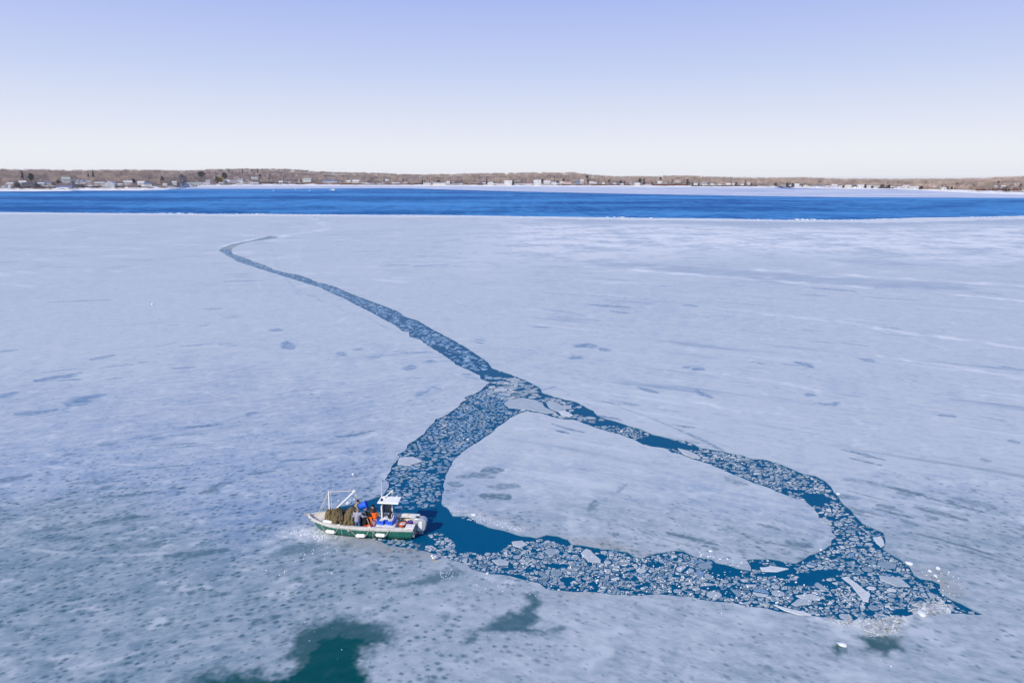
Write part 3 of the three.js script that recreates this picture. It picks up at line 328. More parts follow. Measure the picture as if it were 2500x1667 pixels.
// shelf of ice frozen to the far beach
{
  const EDGE = [[-678.87,-1405.18],[-659.43,-1443.84],[-519.26,-1453.84],[-396.74,-1505.96],[-344.36,-1527.87],[-290.43,-1550.43],[-222,-1516.84],[-119.45,-1359.67],[7.05,-1203.62],[152.38,-1039.38],[252.47,-956.24],[330.9,-894.83],[423.91,-849.35],[515.32,-835.75],[599.18,-816.14],[771.45,-750.09],[884.59,-699.7]];
  const back = EDGE.map(([x, z]) => { const a = x / -z, R = shoreAt(a)[0] + 9; return [a * R, -R]; }), pos = [], uv = [], idx = [];
  const K = 10; EDGE.forEach((e, i) => { for (let k = 0; k <= K; k++) { const x = lerp(e[0], back[i][0], k / K), z = lerp(e[1], back[i][1], k / K); pos.push(x, .05, z); uv.push(x / 800, z / 800); } });
  for (let i = 0; i + 1 < EDGE.length; i++) for (let k = 0; k < K; k++) { const p = i * (K + 1) + k; idx.push(p, p + K + 1, p + 1, p + 1, p + K + 1, p + K + 2); }
  const g = new THREE.BufferGeometry(); g.setAttribute('position', new THREE.Float32BufferAttribute(pos, 3)); g.setAttribute('uv', new THREE.Float32BufferAttribute(uv, 2)); g.setIndex(idx); g.computeVertexNormals();
  const w = 1024, d = new Uint8Array(w * w * 4);
  for (let j = 0; j < w; j++) for (let i = 0; i < w; i++) { const x = i / w * 800, z = j / w * 800, n = .6 * noise(x * .006, z * .02) + .5 * noise(x * .02, z * .06) + .3 * noise(x * .1, z * .2), t = clamp(.5 + .9 * n); d.set([toS(lerp(.30, .60, t)), toS(lerp(.36, .615, t)), toS(lerp(.50, .655, t)), 255], (j * w + i) * 4); }
  const t = new THREE.DataTexture(d, w, w); t.colorSpace = THREE.SRGBColorSpace; t.wrapS = t.wrapT = THREE.MirroredRepeatWrapping; t.magFilter = t.minFilter = THREE.LinearFilter; t.needsUpdate = true;
  struct(obj('shore_ice', g, std({ name: 'shelf ice', map: t, roughness: .6, ior: 1.31, specularIntensity: .6 })));
  const pool = [[583.33,-1561.95],[612.07,-1579.57],[599.89,-1474.25],[625.5,-1424.25],[664.32,-1400.49],[609.04,-1386.62],[567.12,-1424.25],[568.67,-1505.96]], ps = new THREE.Shape(pool.map(([x, z]) => new THREE.Vector2(x, -z)));
  struct(obj('shore_water', new THREE.ShapeGeometry(ps).rotateX(-Math.PI / 2).translate(0, .07, 0), std({ name: 'shore water', color: lin(.03, .13, .40), roughness: .4, ior: 1.33, specularIntensity: .3 })));
}
// houses along the shore
const HOUSES = [[-929.1,5.22,-1279.6,6.8,4.4,'white','grey','plain'],[-935.1,6.95,-1303.6,10.4,7.4,'pale','snow','plain'],[-942.9,10.24,-1349.6,11.5,6.9,'white','snow','plain'],[-887.6,5.76,-1287.6,20.5,8.8,'dark','dark','plain'],[-965.4,16.0,-1433.2,8.4,4.9,'white','snow','gable'],[-896.9,8.86,-1333.8,10.6,5.3,'white','pale','plain'],[-888.4,8.9,-1341.0,11.4,6.8,'grey','blue','plain'],[-835.6,5.55,-1307.3,25.0,6.7,'blue','brown','plain'],[-901.5,12.75,-1416.9,15.0,11.3,'pale','green','plain'],[-899.0,12.76,-1430.0,13.7,4.9,'grey','blue','plain'],[-839.9,4.91,-1350.9,19.3,6.1,'dark','dark','plain'],[-878.3,10.26,-1428.9,20.5,8.1,'white','blue','dormer'],[-855.3,9.51,-1416.9,8.3,8.0,'mauve','grey','plain'],[-828.7,8.9,-1406.9,17.2,5.6,'cream','pale','plain'],[-769.5,4.3,-1340.9,19.9,12.9,'grey','pale','gable'],[-775.4,7.48,-1384.9,8.1,4,'white','snow','plain'],[-770.2,8.91,-1404.9,14.9,8.0,'white','snow','plain'],[-724.2,4.31,-1340.9,19.9,4.6,'brown','brown','plain'],[-734.4,7.54,-1386.9,12.5,8.7,'white','snow','plain'],[-721.4,6.81,-1386.7,13.2,7.1,'white','blue','plain'],[-713.8,6.91,-1440.0,7.6,4.1,'cream','snow','plain'],[-734.5,7.64,-1523.0,8.9,7.8,'cream','pale','plain'],[-728.6,5.72,-1530.9,10.6,4,'lilac','grey','plain'],[-841.1,3.4,-1816.3,16.4,7.2,'white','green','plain'],[-829.7,3.26,-1833.3,17.5,6.2,'white','green','plain'],[-818.0,4.87,-1885.2,11.0,11.8,'lilac','grey','plain'],[-793.3,6.45,-1951.6,14.5,10.0,'white','snow','plain'],[-788.2,8.2,-1987.6,19.0,7.9,'lilac','grey','plain'],[-780.9,9.24,-2013.5,16.0,10.3,'pale','grey','plain'],[-776.9,15.63,-2117.7,19.1,8.4,'white','snow','dormer'],[-675.4,5.49,-2046.0,10.9,8.1,'white','snow','plain'],[-615.8,9.66,-2107.4,24.6,10.8,'pale','green','plain'],[-540.8,7.61,-2079.3,41.9,8.3,'lilac','blue','dormer'],[-483.3,7.66,-2071.7,13.2,7.1,'white','snow','plain'],[-457.4,6.63,-2053.1,19.6,9.3,'white','snow','plain'],[-380.3,11.92,-2131.0,10.2,6.0,'white','snow','plain'],[-330.3,3.72,-1987.5,20.0,5.6,'white','snow','plain'],[-307.0,4.73,-2001.7,11.7,4.5,'cream','snow','plain'],[-236.1,3.01,-1946.3,20.6,5.5,'cream','snow','plain'],[-199.8,3.21,-1935.6,35.9,5.5,'cream','snow','plain'],[-180.1,6.01,-1979.3,10.5,6.7,'white','snow','plain'],[-75.3,4.66,-1899.7,9.1,5.4,'lilac','pale','plain'],[-56.4,2.84,-1861.3,18.8,9.5,'white','pale','gable'],[-27.0,3.09,-1851.3,10.8,4.2,'cream','pale','plain'],[-9.7,3.09,-1843.3,19.6,12.5,'white','pale','tower'],[41.7,5.84,-1880.6,25.9,5.3,'mauve','brown','plain'],[65.8,2.32,-1819.2,18.3,14.4,'white','snow','tower'],[94.0,5.92,-1873.8,17.9,8.5,'white','snow','plain'],[111.3,5.95,-1871.5,12.9,5.3,'white','snow','plain'],[133.0,5.98,-1868.7,10.9,6.4,'cream','snow','plain'],[148.0,5.09,-1852.6,18.7,7.4,'white','red','plain'],[175.0,6.48,-1875.8,12.9,6.4,'blue','blue','plain'],[191.8,8.77,-1922.8,10.2,8.7,'white','snow','plain'],[209.4,4.58,-1850.6,9.8,8.4,'white','pale','plain'],[222.8,5.92,-1881.8,9.0,5.3,'white','snow','plain'],[240.9,4.11,-1843.9,7.8,8.4,'white','snow','gable'],[273.9,4.89,-1871.4,7.9,4.2,'lilac','snow','plain'],[286.1,3.35,-1823.7,8.7,4.1,'white','snow','plain'],[317.0,4.93,-1867.7,8.9,4.2,'lilac','grey','plain'],[322.0,2.6,-1798.2,13.4,7.1,'cream','snow','plain'],[356.2,4.27,-1834.0,12.6,4.2,'mauve','brown','plain'],[391.7,5.63,-1855.2,11.8,7.4,'white','snow','plain'],[407.5,6.08,-1858.2,7.9,4.2,'white','grey','plain'],[451.0,8.87,-1909.6,15.2,8.7,'white','red','tower'],[452.8,2.51,-1725.4,9.2,5.9,'white','snow','plain'],[464.4,2.6,-1719.7,6.4,4.9,'pale','grey','plain'],[477.1,3.33,-1737.0,12.9,7.9,'pale','grey','plain'],[494.3,3.36,-1729.8,7.3,4.9,'cream','snow','plain'],[503.6,2.77,-1699.7,7.2,4.8,'pale','snow','plain'],[530.8,3.56,-1717.3,10.0,5.8,'white','snow','plain'],[542.1,3.59,-1711.9,6.4,4.9,'lilac','snow','plain'],[552.6,3.04,-1680.1,7.1,4.8,'white','snow','plain'],[584.9,4.4,-1729.1,5.5,5.9,'white','pale','plain'],[662.8,1.77,-1628.3,9.5,7.4,'white','snow','plain'],[670.5,1.77,-1596.8,10.2,5.4,'cream','pale','gable'],[680.8,1.77,-1554.4,10.7,5.3,'white','blue','plain'],[690.8,1.77,-1532.3,10.6,4.3,'lilac','pale','plain'],[698.1,1.77,-1515.1,11.2,6.9,'lilac','pale','plain'],[704.6,1.77,-1499.0,7.9,4.3,'white','snow','plain'],[712.0,1.77,-1481.6,11.8,5.9,'cream','snow','plain'],[722.8,1.86,-1472.0,7.8,5.0,'pale','dark','plain'],[729.8,1.77,-1463.7,11.6,6.6,'white','snow','plain'],[743.7,1.77,-1452.5,12.3,5.8,'pale','pale','plain'],[753.2,1.77,-1444.7,10.7,4.9,'cream','green','plain'],[773.9,1.77,-1425.3,5.3,4.0,'white','snow','plain'],[770.3,1.77,-1388.8,10.3,4,'white','snow','plain'],[789.3,2.91,-1401.0,11.1,5.6,'white','pale','plain'],[767.3,1.95,-1339.8,10.7,4.6,'white','snow','plain'],[767.7,2.14,-1324.3,4.5,4.5,'white','snow','plain'],[788.1,3.23,-1304.3,5.5,4,'lilac','snow','plain'],[756.5,2.42,-1223.7,9.1,4,'white','snow','plain'],[889.4,7.07,-1358.0,4.5,4,'white','snow','plain'],[823.0,6.09,-1191.9,6.3,4.1,'pale','snow','plain'],[811.6,5.65,-1155.8,6.1,5.2,'lilac','snow','plain'],[853.1,7.27,-1181.6,8.8,6.7,'mauve','snow','tower']];   // [x, y, z, width, height, wall colour, roof colour, storeys look]
const WALLS = { white: [.56, .55, .53], cream: [.62, .56, .46], grey: [.42, .43, .44], pale: [.55, .56, .54], blue: [.16, .20, .32], lilac: [.42, .38, .46], brown: [.16, .10, .08], dark: [.09, .08, .09], tan: [.42, .33, .24], mauve: [.40, .30, .34] };
const ROOFS = { snow: [.52, .52, .535], grey: [.25, .26, .29], dark: [.055, .055, .065], brown: [.15, .10, .085], blue: [.10, .14, .24], red: [.40, .20, .17], pale: [.45, .46, .48], green: [.30, .36, .34] };
const hm = {}, hmat = (set, n) => (hm[n + (set === WALLS)] ??= std({ name: (set === WALLS ? 'wall ' : 'roof ') + n, color: lin(...set[n]), roughness: .85 }));
const paneM = std({ name: 'window glass', color: lin(.05, .06, .09), roughness: .15 }), brickM = std({ name: 'chimney brick', color: lin(.25, .13, .1), roughness: .9 });
function prism(w, h, d, over) {   // gable roof, ridge along x
  const W = w / 2 + over, D = d / 2 + over, t = .25, p = new THREE.Shape([[-D, 0], [0, h], [D, 0], [D, -t], [0, h - t], [-D, -t]].map((q) => new THREE.Vector2(...q)));
  return new THREE.ExtrudeGeometry(p, { depth: 2 * W, bevelEnabled: false }).rotateY(Math.PI / 2).translate(-W, 0, 0);
}
function pent(w, h, rh, d) { const p = new THREE.Shape([[-d / 2, -3], [d / 2, -3], [d / 2, h], [0, h + rh - .2], [-d / 2, h]].map((q) => new THREE.Vector2(...q))); return new THREE.ExtrudeGeometry(p, { depth: w, bevelEnabled: false }).rotateY(Math.PI / 2).translate(-w / 2, 0, 0); }
const ord = (n) => n + (n % 10 === 1 && n % 100 !== 11 ? 'st' : n % 10 === 2 && n % 100 !== 12 ? 'nd' : n % 10 === 3 && n % 100 !== 13 ? 'rd' : 'th');
HOUSES.forEach(([x, y, z, w, h, wc, rc, kind], i) => {
  const big = w > 16 ? 'large' : w < 9 ? 'small' : 'mid-sized', gable = kind === 'gable';
  const t = thing('shore_house', `${big} ${wc} house with ${rc === 'snow' ? 'snow-covered' : rc} roof, ${ord(i + 1)} house from the left along the far shore`, 'house', [x, y, z], Math.atan2(-x, -z) * .6 + (i * 37 % 11 - 5) * .03, 'houses along the far shore');
  const W = gable ? Math.max(6, w * .8) : w, d = gable ? w : Math.min(w, Math.max(6.5, w * .6)), wallH = h * (gable ? .5 : .6), rh = h - wallH;
  const parts = new THREE.Group(); parts.name = 'house_body';
  const rot = gable ? Math.PI / 2 : 0, turn = (g) => g.rotateY(rot);
  obj('wall', turn(pent(W, wallH, rh, d)), hmat(WALLS, wc), t);
  const rf = obj('roof', turn(prism(W, rh, d, .45).translate(0, wallH, 0)), hmat(ROOFS, rc), t);
  if (i % 3 === 0) obj('chimney', box(.9, 2.2, .9, W * .2, wallH + rh * .9, 0), brickM, rf);
  if (kind === 'tower') { const tw = w * .3; obj('wall', pent(tw, h * .8, h * .3, tw).rotateY(Math.PI / 2).translate(-w * .06, 0, d * .28), hmat(WALLS, wc), t); obj('roof', prism(tw, h * .3, tw, .35).rotateY(Math.PI / 2).translate(-w * .06, h * .8, d * .28), hmat(ROOFS, rc), t); }
  if (kind === 'dormer') for (const sx of [-.25, .12]) { obj('dormer', pent(2.4, 1.3, 1, 2.6).rotateY(Math.PI / 2).translate(sx * W, wallH + rh * .25, d * .32), hmat(WALLS, wc), t); }
  const face = gable ? W : d, span = gable ? d : W, n = Math.max(2, Math.min(6, Math.round(span / 3.2))), rows = wallH > 4.6 ? 2 : 1;
  for (let r = 0; r < rows; r++) for (let k = 0; k < n; k++) {
    if ((k * 7 + i * 3 + r) % 5 === 0) continue;
    const px = (k + .5) / n * span - span / 2, py = wallH * (r + .42) / rows;
    const f = obj('window', box(1.5, 1.7, .16, px, py, (gable ? W : d) / 2 + .05), hmat(WALLS, 'white'), t); obj('pane', box(1.2, 1.4, .1, px, py, (gable ? W : d) / 2 + .11), paneM, f);
  }
  if (gable) { const f = obj('window', box(1.8, 1.8, .16, 0, wallH + rh * .3, W / 2 + .05), hmat(WALLS, 'white'), t); obj('pane', box(1.5, 1.5, .1, 0, wallH + rh * .3, W / 2 + .11), paneM, f); }
});
// trees: bare wood as a mass, evergreens one by one
function bareTree(hh, spread, n, seedv) {   // trunk, limbs and a haze of twigs as slender triangles
  seed = seedv; const tri = [], add = (a, b, w) => { const d = b.clone().sub(a), s = V(rr(-1, 1), rr(-.3, .3), rr(-1, 1)).cross(d).normalize().multiplyScalar(w); tri.push(a.x - s.x, a.y - s.y, a.z - s.z, a.x + s.x, a.y + s.y, a.z + s.z, b.x, b.y, b.z); };
  add(V(0, -1, 0), V(0, hh * .8, 0), .32); add(V(.05, -1, 0), V(.1, hh * .8, .1), .32);
  for (let i = 0; i < n; i++) {
    const y0 = hh * rr(.25, .7), a = rr(0, 6.28), L = spread * rr(.5, 1), e = V(Math.cos(a) * L, y0 + rr(.1, .42) * hh * (1 - .4 * L / spread), Math.sin(a) * L); e.y = Math.min(e.y, hh);
    add(V(0, y0, 0), e, .11);
    for (let k = 0; k < 7; k++) { const t = rr(.35, 1), p = V(0, y0, 0).lerp(e, t), q = p.clone().add(V(rr(-1, 1), rr(-.2, 1.2), rr(-1, 1)).multiplyScalar(hh * .13)); add(p, q, .085); }
  }
  const g = new THREE.BufferGeometry(); g.setAttribute('position', new THREE.Float32BufferAttribute(tri, 3)); g.computeVertexNormals(); return g;
}
const TREES = [[-904.5,5.2,-1279.6,8.7,12.6,'shrub'],[-1026.5,19.04,-1471.6,18.2,8.2,'cone'],[-946.2,12.37,-1379.6,18.7,11.1,'pine'],[-865.7,5.18,-1279.6,6.3,9.5,'shrub'],[-874.9,8.13,-1334.7,5.8,7.4,'shrub'],[-849.3,6.15,-1310.7,12.9,10.5,'shrub'],[-921.7,17.1,-1526.9,15.1,7.5,'cone'],[-903.8,16.36,-1514.9,22.4,8.4,'cone'],[-769.5,10.29,-1424.9,10.5,7.9,'pine'],[-731.2,9.15,-1464.7,16.3,9.0,'shrub'],[-779.7,9.99,-1646.5,15.2,6.1,'cone'],[-903.5,19.48,-2041.2,20.1,25.2,'pine'],[-811.4,6.53,-1927.1,19.0,14.3,'shrub'],[-805.3,6.57,-1936.6,17.9,19.1,'willow'],[-830.3,13.72,-2025.2,22.5,20.0,'pine'],[-910.7,34.36,-2259.9,15.3,5.6,'cone'],[-876.9,34.48,-2285.0,16.9,7.0,'cone'],[-853.4,34.58,-2308.1,15.7,8.5,'cone'],[-834.5,33.31,-2307.9,17.1,10.0,'cone'],[-773.7,18.08,-2153.5,13.3,12.0,'shrub'],[-739.7,15.66,-2138.9,14.5,6.6,'cone'],[-631.8,8.58,-2095.5,10.3,6.5,'cone'],[-320.3,7.65,-2056.7,12.7,8.9,'cone'],[-309.7,7.75,-2058.4,10.2,8.9,'cone'],[-249.3,3.01,-1951.5,16.8,7.2,'cone'],[-242.1,3.01,-1948.7,14.4,6.0,'cone'],[-233.4,4.96,-1981.5,11.0,4.9,'cone'],[-209.0,5.98,-1991.0,9.8,13.5,'shrub'],[-171.3,5.11,-1958.1,10.9,7.2,'cone'],[-68.0,3.69,-1880.6,20.9,5.8,'cone'],[3.3,4.07,-1857.6,12.6,9.2,'cone'],[80.9,5.9,-1875.5,13.9,6.9,'pine'],[119.9,12.79,-1977.2,14.6,4.9,'cone'],[139.5,7.94,-1898.1,12.9,7.0,'pine'],[215.9,12.6,-2011.6,17.4,8.7,'pine'],[203.7,5.93,-1877.4,11.6,9.3,'shrub'],[258.3,4.95,-1868.7,11.5,6.9,'pine'],[290.1,4.9,-1870.0,10.4,6.9,'pine'],[297.0,4.1,-1845.1,9.1,8.0,'shrub'],[340.3,4.95,-1864.4,16.1,9.2,'pine'],[350.6,5.03,-1861.2,14.9,8.0,'shrub'],[365.8,4.28,-1828.8,6.8,7.9,'shrub'],[411.0,8.6,-1936.2,14.3,8.4,'pine'],[435.0,7.9,-1893.1,9.3,9.3,'shrub'],[486.0,14.67,-2057.6,8.9,10.2,'pine'],[455.6,7.2,-1855.6,13.7,5.7,'cone'],[452.8,5.55,-1809.6,13.4,8.9,'shrub'],[451.3,3.22,-1746.8,10.8,4.3,'cone'],[459.6,2.51,-1720.7,7.4,6.4,'shrub'],[539.4,2.96,-1684.6,9.3,7.3,'shrub'],[567.5,3.72,-1704.2,10.5,5.3,'cone'],[581.1,3.74,-1697.3,7.3,5.2,'cone'],[624.2,2.42,-1656.7,9.2,7.2,'shrub'],[653.6,1.68,-1660.3,9.2,10.2,'shrub'],[658.5,1.68,-1641.1,8.1,10.1,'shrub'],[666.8,1.68,-1605.8,5.9,5.0,'shrub'],[738.0,4.96,-1680.4,10.4,14.5,'shrub'],[706.5,1.68,-1490.1,6.4,5.5,'shrub'],[735.5,1.68,-1456.3,8.1,6.3,'shrub'],[745.7,1.68,-1448.0,5.4,6.3,'shrub'],[760.4,1.68,-1435.9,8.0,10.6,'shrub'],[842.4,4.41,-1570.0,9.7,3.9,'cone'],[769.6,1.68,-1428.1,7.0,10.6,'shrub'],[762.4,1.86,-1302.1,6.4,8.0,'shrub'],[778.7,3.11,-1265.7,7.8,3.9,'cone'],[807.7,3.99,-1302.9,7.2,4.8,'cone'],[756.5,2.6,-1213.4,6.0,3.7,'pine'],[758.6,2.74,-1205.5,5.9,4.5,'pine'],[841.4,5.25,-1322.4,9.0,11.4,'shrub'],[843.5,5.62,-1297.2,6.4,8.0,'shrub'],[819.9,5.27,-1222.4,6.8,7.5,'shrub'],[867.6,7.34,-1275.8,8.7,5.5,'cone'],[815.2,5.66,-1194.6,8.8,5.9,'lime'],[840.2,6.82,-1209.6,11.2,5.2,'shrub'],[867.1,7.85,-1237.0,9.9,6.1,'cone'],[764.1,3.73,-1081.0,6.0,10.7,'shrub'],[813.3,5.62,-1118.3,8.3,6.2,'shrub']];   // evergreens and other trees that stand out: [x, y, z, height, width, kind]
const barkM = std({ name: 'bark', color: lin(.13, .105, .09), roughness: 1, specularIntensity: .1 });
{
  const twig = std({ name: 'bare twigs', color: lin(1, 1, 1), roughness: 1, specularIntensity: .05 }), clump = mergeGeometries([bareTree(12, 4.6, 15, 5), bareTree(10.5, 5.2, 15, 6).translate(5.5, .3, 2.6), bareTree(13, 4, 14, 7).translate(1.2, -.2, -5.6)]), M = [], CC = [];
  seed = 777;
  const a0 = SHORE[0][0], a1 = SHORE[SHORE.length - 1][0], block = HOUSES.map((q) => [q[0] / -q[2], Math.hypot(q[0], q[2]), q[3]]);
  for (let tries = 0; tries < 24000 && M.length < 10500; tries++) {
    const a = rr(a0, a1), [R0] = shoreAt(a), s = 52 + 560 * Math.pow(rnd(), 1.15), z = -(R0 + s), x = -a * z, R = Math.hypot(x, z);
    if (s < 130 && noise(x * .012, z * .02) > -.05 && rnd() < .85) continue;
    if (block.some(([ba, bR, bw]) => Math.abs(a - ba) * R0 < bw * .62 + 5 && R < bR + bw * .5 + 5 && R > bR - 220) && rnd() < .8) continue;
    const sc = rr(.66, 1.2) * (s < 140 ? .8 : 1), t = noise(x * .01, z * .01) * .9 + .5 * noise(x * .03, z * .03) + rr(-1, 1);
    M.push(new THREE.Matrix4().compose(V(x, landY(x, z) - .4, z), new THREE.Quaternion().setFromEuler(new THREE.Euler(0, rr(0, 6.28), 0)), V(sc * rr(.85, 1.2), sc, sc * rr(.85, 1.2))));
    CC.push(lin(.42 + .15 * t, .33 + .115 * t, .275 + .09 * t - .03 * noise(x * .02, 5)));
  }
  const im = new THREE.InstancedMesh(clump, twig, M.length); im.name = 'bare_woodland'; M.forEach((m, i) => { im.setMatrixAt(i, m); im.setColorAt(i, CC[i]); });
  im.castShadow = im.receiveShadow = true; scene.add(im); tag(im, 'grey-brown leafless winter woodland covering the low ridge of the far shore', 'woodland', null, 'stuff');
}
function leafCrown(hh, ww, kind, sd) {   // leaf-sized clumps through the crown's volume
  seed = sd; const out = [], n = kind === 'willow' ? 420 : 360, y0 = hh * (kind === 'cone' ? .08 : kind === 'shrub' ? .02 : .28);
  for (let i = 0; i < n; i++) {
    const t = rnd(), a = rr(0, 6.28), lobe = .8 + .25 * Math.sin(a * 3 + sd) + .18 * Math.sin(a * 5 + t * 9 + sd);
    const prof = kind === 'cone' ? (1 - t) * .95 + .05 : Math.sqrt(Math.max(.02, 1 - (2 * t - 1) ** 2)), r = ww / 2 * prof * lobe * Math.pow(rnd(), .35), y = y0 + t * (hh - y0);
    const s = Math.max(.5, ww * .085) * rr(.6, 1.3), c = V(Math.cos(a) * r, y, Math.sin(a) * r), q = new THREE.Quaternion().setFromEuler(new THREE.Euler(rr(-1.2, 1.2), rr(0, 6.28), rr(-1.2, 1.2)));
    for (const tr of [[-1, -.5, 1, -.6, .2, .9], [1, .5, -1, .7, -.1, -.9]]) for (let k = 0; k < 3; k++) { const v = V(tr[k * 2] * s, rr(-.2, .2) * s, tr[k * 2 + 1] * s).applyQuaternion(q).add(c); out.push(v.x, v.y, v.z); }
  }
  const g = new THREE.BufferGeometry(); g.setAttribute('position', new THREE.Float32BufferAttribute(out, 3)); g.computeVertexNormals(); return g;
}
const leafM = { pine: std({ name: 'pine needles', color: lin(.035, .05, .035), roughness: .9 }), cone: std({ name: 'spruce needles', color: lin(.045, .05, .05), roughness: .9 }), willow: std({ name: 'yellow willow twigs', color: lin(.42, .30, .07), roughness: .9 }), shrub: std({ name: 'dark shrub', color: lin(.085, .06, .055), roughness: .95 }), lime: std({ name: 'yellow-green leaves', color: lin(.30, .30, .06), roughness: .9 }) };
const crownCache = {}, kindWord = { pine: 'dark round-topped pine', cone: 'dark pointed evergreen', willow: 'golden yellow willow', shrub: 'dark leafless shrub', lime: 'yellow-green tree' };
TREES.forEach(([x, y, z, h, w, kind], i) => {
  const t = thing(kind === 'shrub' ? 'shore_shrub' : kind === 'willow' || kind === 'lime' ? 'yellow_tree' : 'evergreen_tree', `${kindWord[kind]} on the far shore, ${ord(i + 1)} of its standout trees from the left`, kind === 'shrub' ? 'shrub' : 'tree', [x, y - .3, z], 0, 'trees that stand out on the far shore');
  const key = kind + i % 3, base = (crownCache[key] ??= leafCrown(10, 7, kind === 'cone' ? 'cone' : kind === 'shrub' ? 'shrub' : kind, 40 + i));
  const c = obj('crown', base, leafM[kind], t); c.scale.set(w / 7, h / 10, w / 7); c.rotation.y = i * 1.7;
  obj('trunk', bar(V(0, -1.5, 0), V(.05, h * .55, 0), w * .045 + .08, .06, 6), barkM, t);
});
// brushy bank and dune scrub: low tangles of rust and straw-coloured stems
{
  seed = 31; const tri = []; for (let i = 0; i < 40; i++) { const a = rr(0, 6.28), r = rr(0, .8), b = V(Math.cos(a) * r, 0, Math.sin(a) * r), e = V(b.x + rr(-.7, .7), rr(.7, 1.6), b.z + rr(-.7, .7)), s = rr(.05, .12); tri.push(b.x - s, b.y, b.z, b.x + s, b.y, b.z, e.x, e.y, e.z); }
  const g = new THREE.BufferGeometry(); g.setAttribute('position', new THREE.Float32BufferAttribute(tri, 3)); g.computeVertexNormals();
  const spots = []; const BANK = [[-836.8,-1340.9,-742.9,-1340.9,25,160,'dark'],[-905.0,-1261.6,-832.1,-1273.9,25,160,'dark'],[-733.4,-1366.9,-811.7,-1807.6,30,200,'straw'],[-728.2,-2013.9,-654.5,-2040.5,40,260,'dark'],[-654.5,-2040.5,-583.7,-2042.6,30,260,'rust'],[-621.2,-2048.3,-435.9,-2019.9,25,420,'straw'],[-489.6,-1998.7,-333.7,-1972.8,18,320,'rust'],[-357.2,-1976.0,-274.3,-1959.5,16,180,'rust'],[-276.8,-1977.5,-228.9,-1962.5,20,120,'dark'],[-133.7,-1909.7,-76.9,-1884.7,18,180,'rust'],[117.3,-1828.4,180.9,-1824.9,14,180,'rust'],[202.0,-1823.0,308.1,-1821.8,14,240,'rust'],[358.9,-1783.8,440.9,-1750.1,40,700,'rust'],[439.4,-1712.2,574.7,-1642.3,18,260,'dark'],[622.2,-1641.2,659.3,-1626.7,16,160,'dark'],[762.0,-1306.6,770.9,-1223.9,25,240,'straw'],[770.9,-1223.9,781.7,-1155.5,40,360,'straw'],[746.2,-1122.4,776.1,-1064.6,30,340,'rust'],[753.6,-1435.8,771.1,-1414.0,16,140,'dark']];
  for (const [ax, az, bx, bz, dep, n, c] of BANK) for (let i = 0; i < n; i++) { const t = rnd(), L = Math.hypot(ax, az), k = 1 + dep * rnd() / L, x = lerp(ax, bx, t) * k, z = lerp(az, bz, t) * k; spots.push([x, z, c]); }
  const im = new THREE.InstancedMesh(g, std({ name: 'dry brush', roughness: 1, specularIntensity: .05 }), spots.length); im.name = 'bank_scrub';
  spots.forEach(([x, z, c], i) => { const s = rr(1, 2.2); im.setMatrixAt(i, new THREE.Matrix4().compose(V(x, landY(x, z) - .1, z), new THREE.Quaternion().setFromEuler(new THREE.Euler(0, rr(0, 6), 0)), V(s * 1.3, s, s * 1.3))); const v = rr(.8, 1.2); im.setColorAt(i, c === 'rust' ? lin(.20 * v, .095 * v, .07 * v) : c === 'straw' ? lin(.34 * v, .25 * v, .15 * v) : lin(.14 * v, .10 * v, .09 * v)); });
  scene.add(im); tag(im, 'rust and straw coloured dry brush along the far shore bank', 'brush', null, 'stuff');
}
// timber jetties and bulkheads with their piles
const pileM = std({ name: 'weathered timber', color: lin(.10, .085, .07), roughness: .95 });
const JETTY = [['low timber groyne at the left end of the far beach',[-794.0,-1231.9],[-789.1,-1254.0],0.6],['long timber jetty with many piles below the brown boathouse',[-776.4,-1359.7],[-707.0,-1333.7],1.2],['dark pile jetty reaching out where the left beach ends',[-672.9,-1269.2],[-675.5,-1424.2],0.9],['short walkway behind the long jetty on the left beach',[-881.0,-1654.2],[-876.2,-1729.0],1.4]];   // [label, [[x, z], ...] ends, deck height]
JETTY.forEach(([label, p, q, deck]) => {
  const L = Math.hypot(q[0] - p[0], q[1] - p[1]), t = thing('timber_jetty', label, 'jetty', [p[0], 0, p[1]], Math.atan2(-(q[1] - p[1]), q[0] - p[0]), 'timber jetties on the far shore'), n = Math.max(5, Math.round(L / 5));
  for (let i = 0; i <= n; i++) obj('pile', bar(V(i / n * L, -1, (i % 2) * 1.6), V(i / n * L, deck + .5 + (i * 7 % 5) * .22, (i % 2) * 1.6), .3, .26, 7), pileM, t);
  if (deck > 1) obj('walkway', box(L, .25, 1.5, L / 2, deck, .8), pileM, t);
});

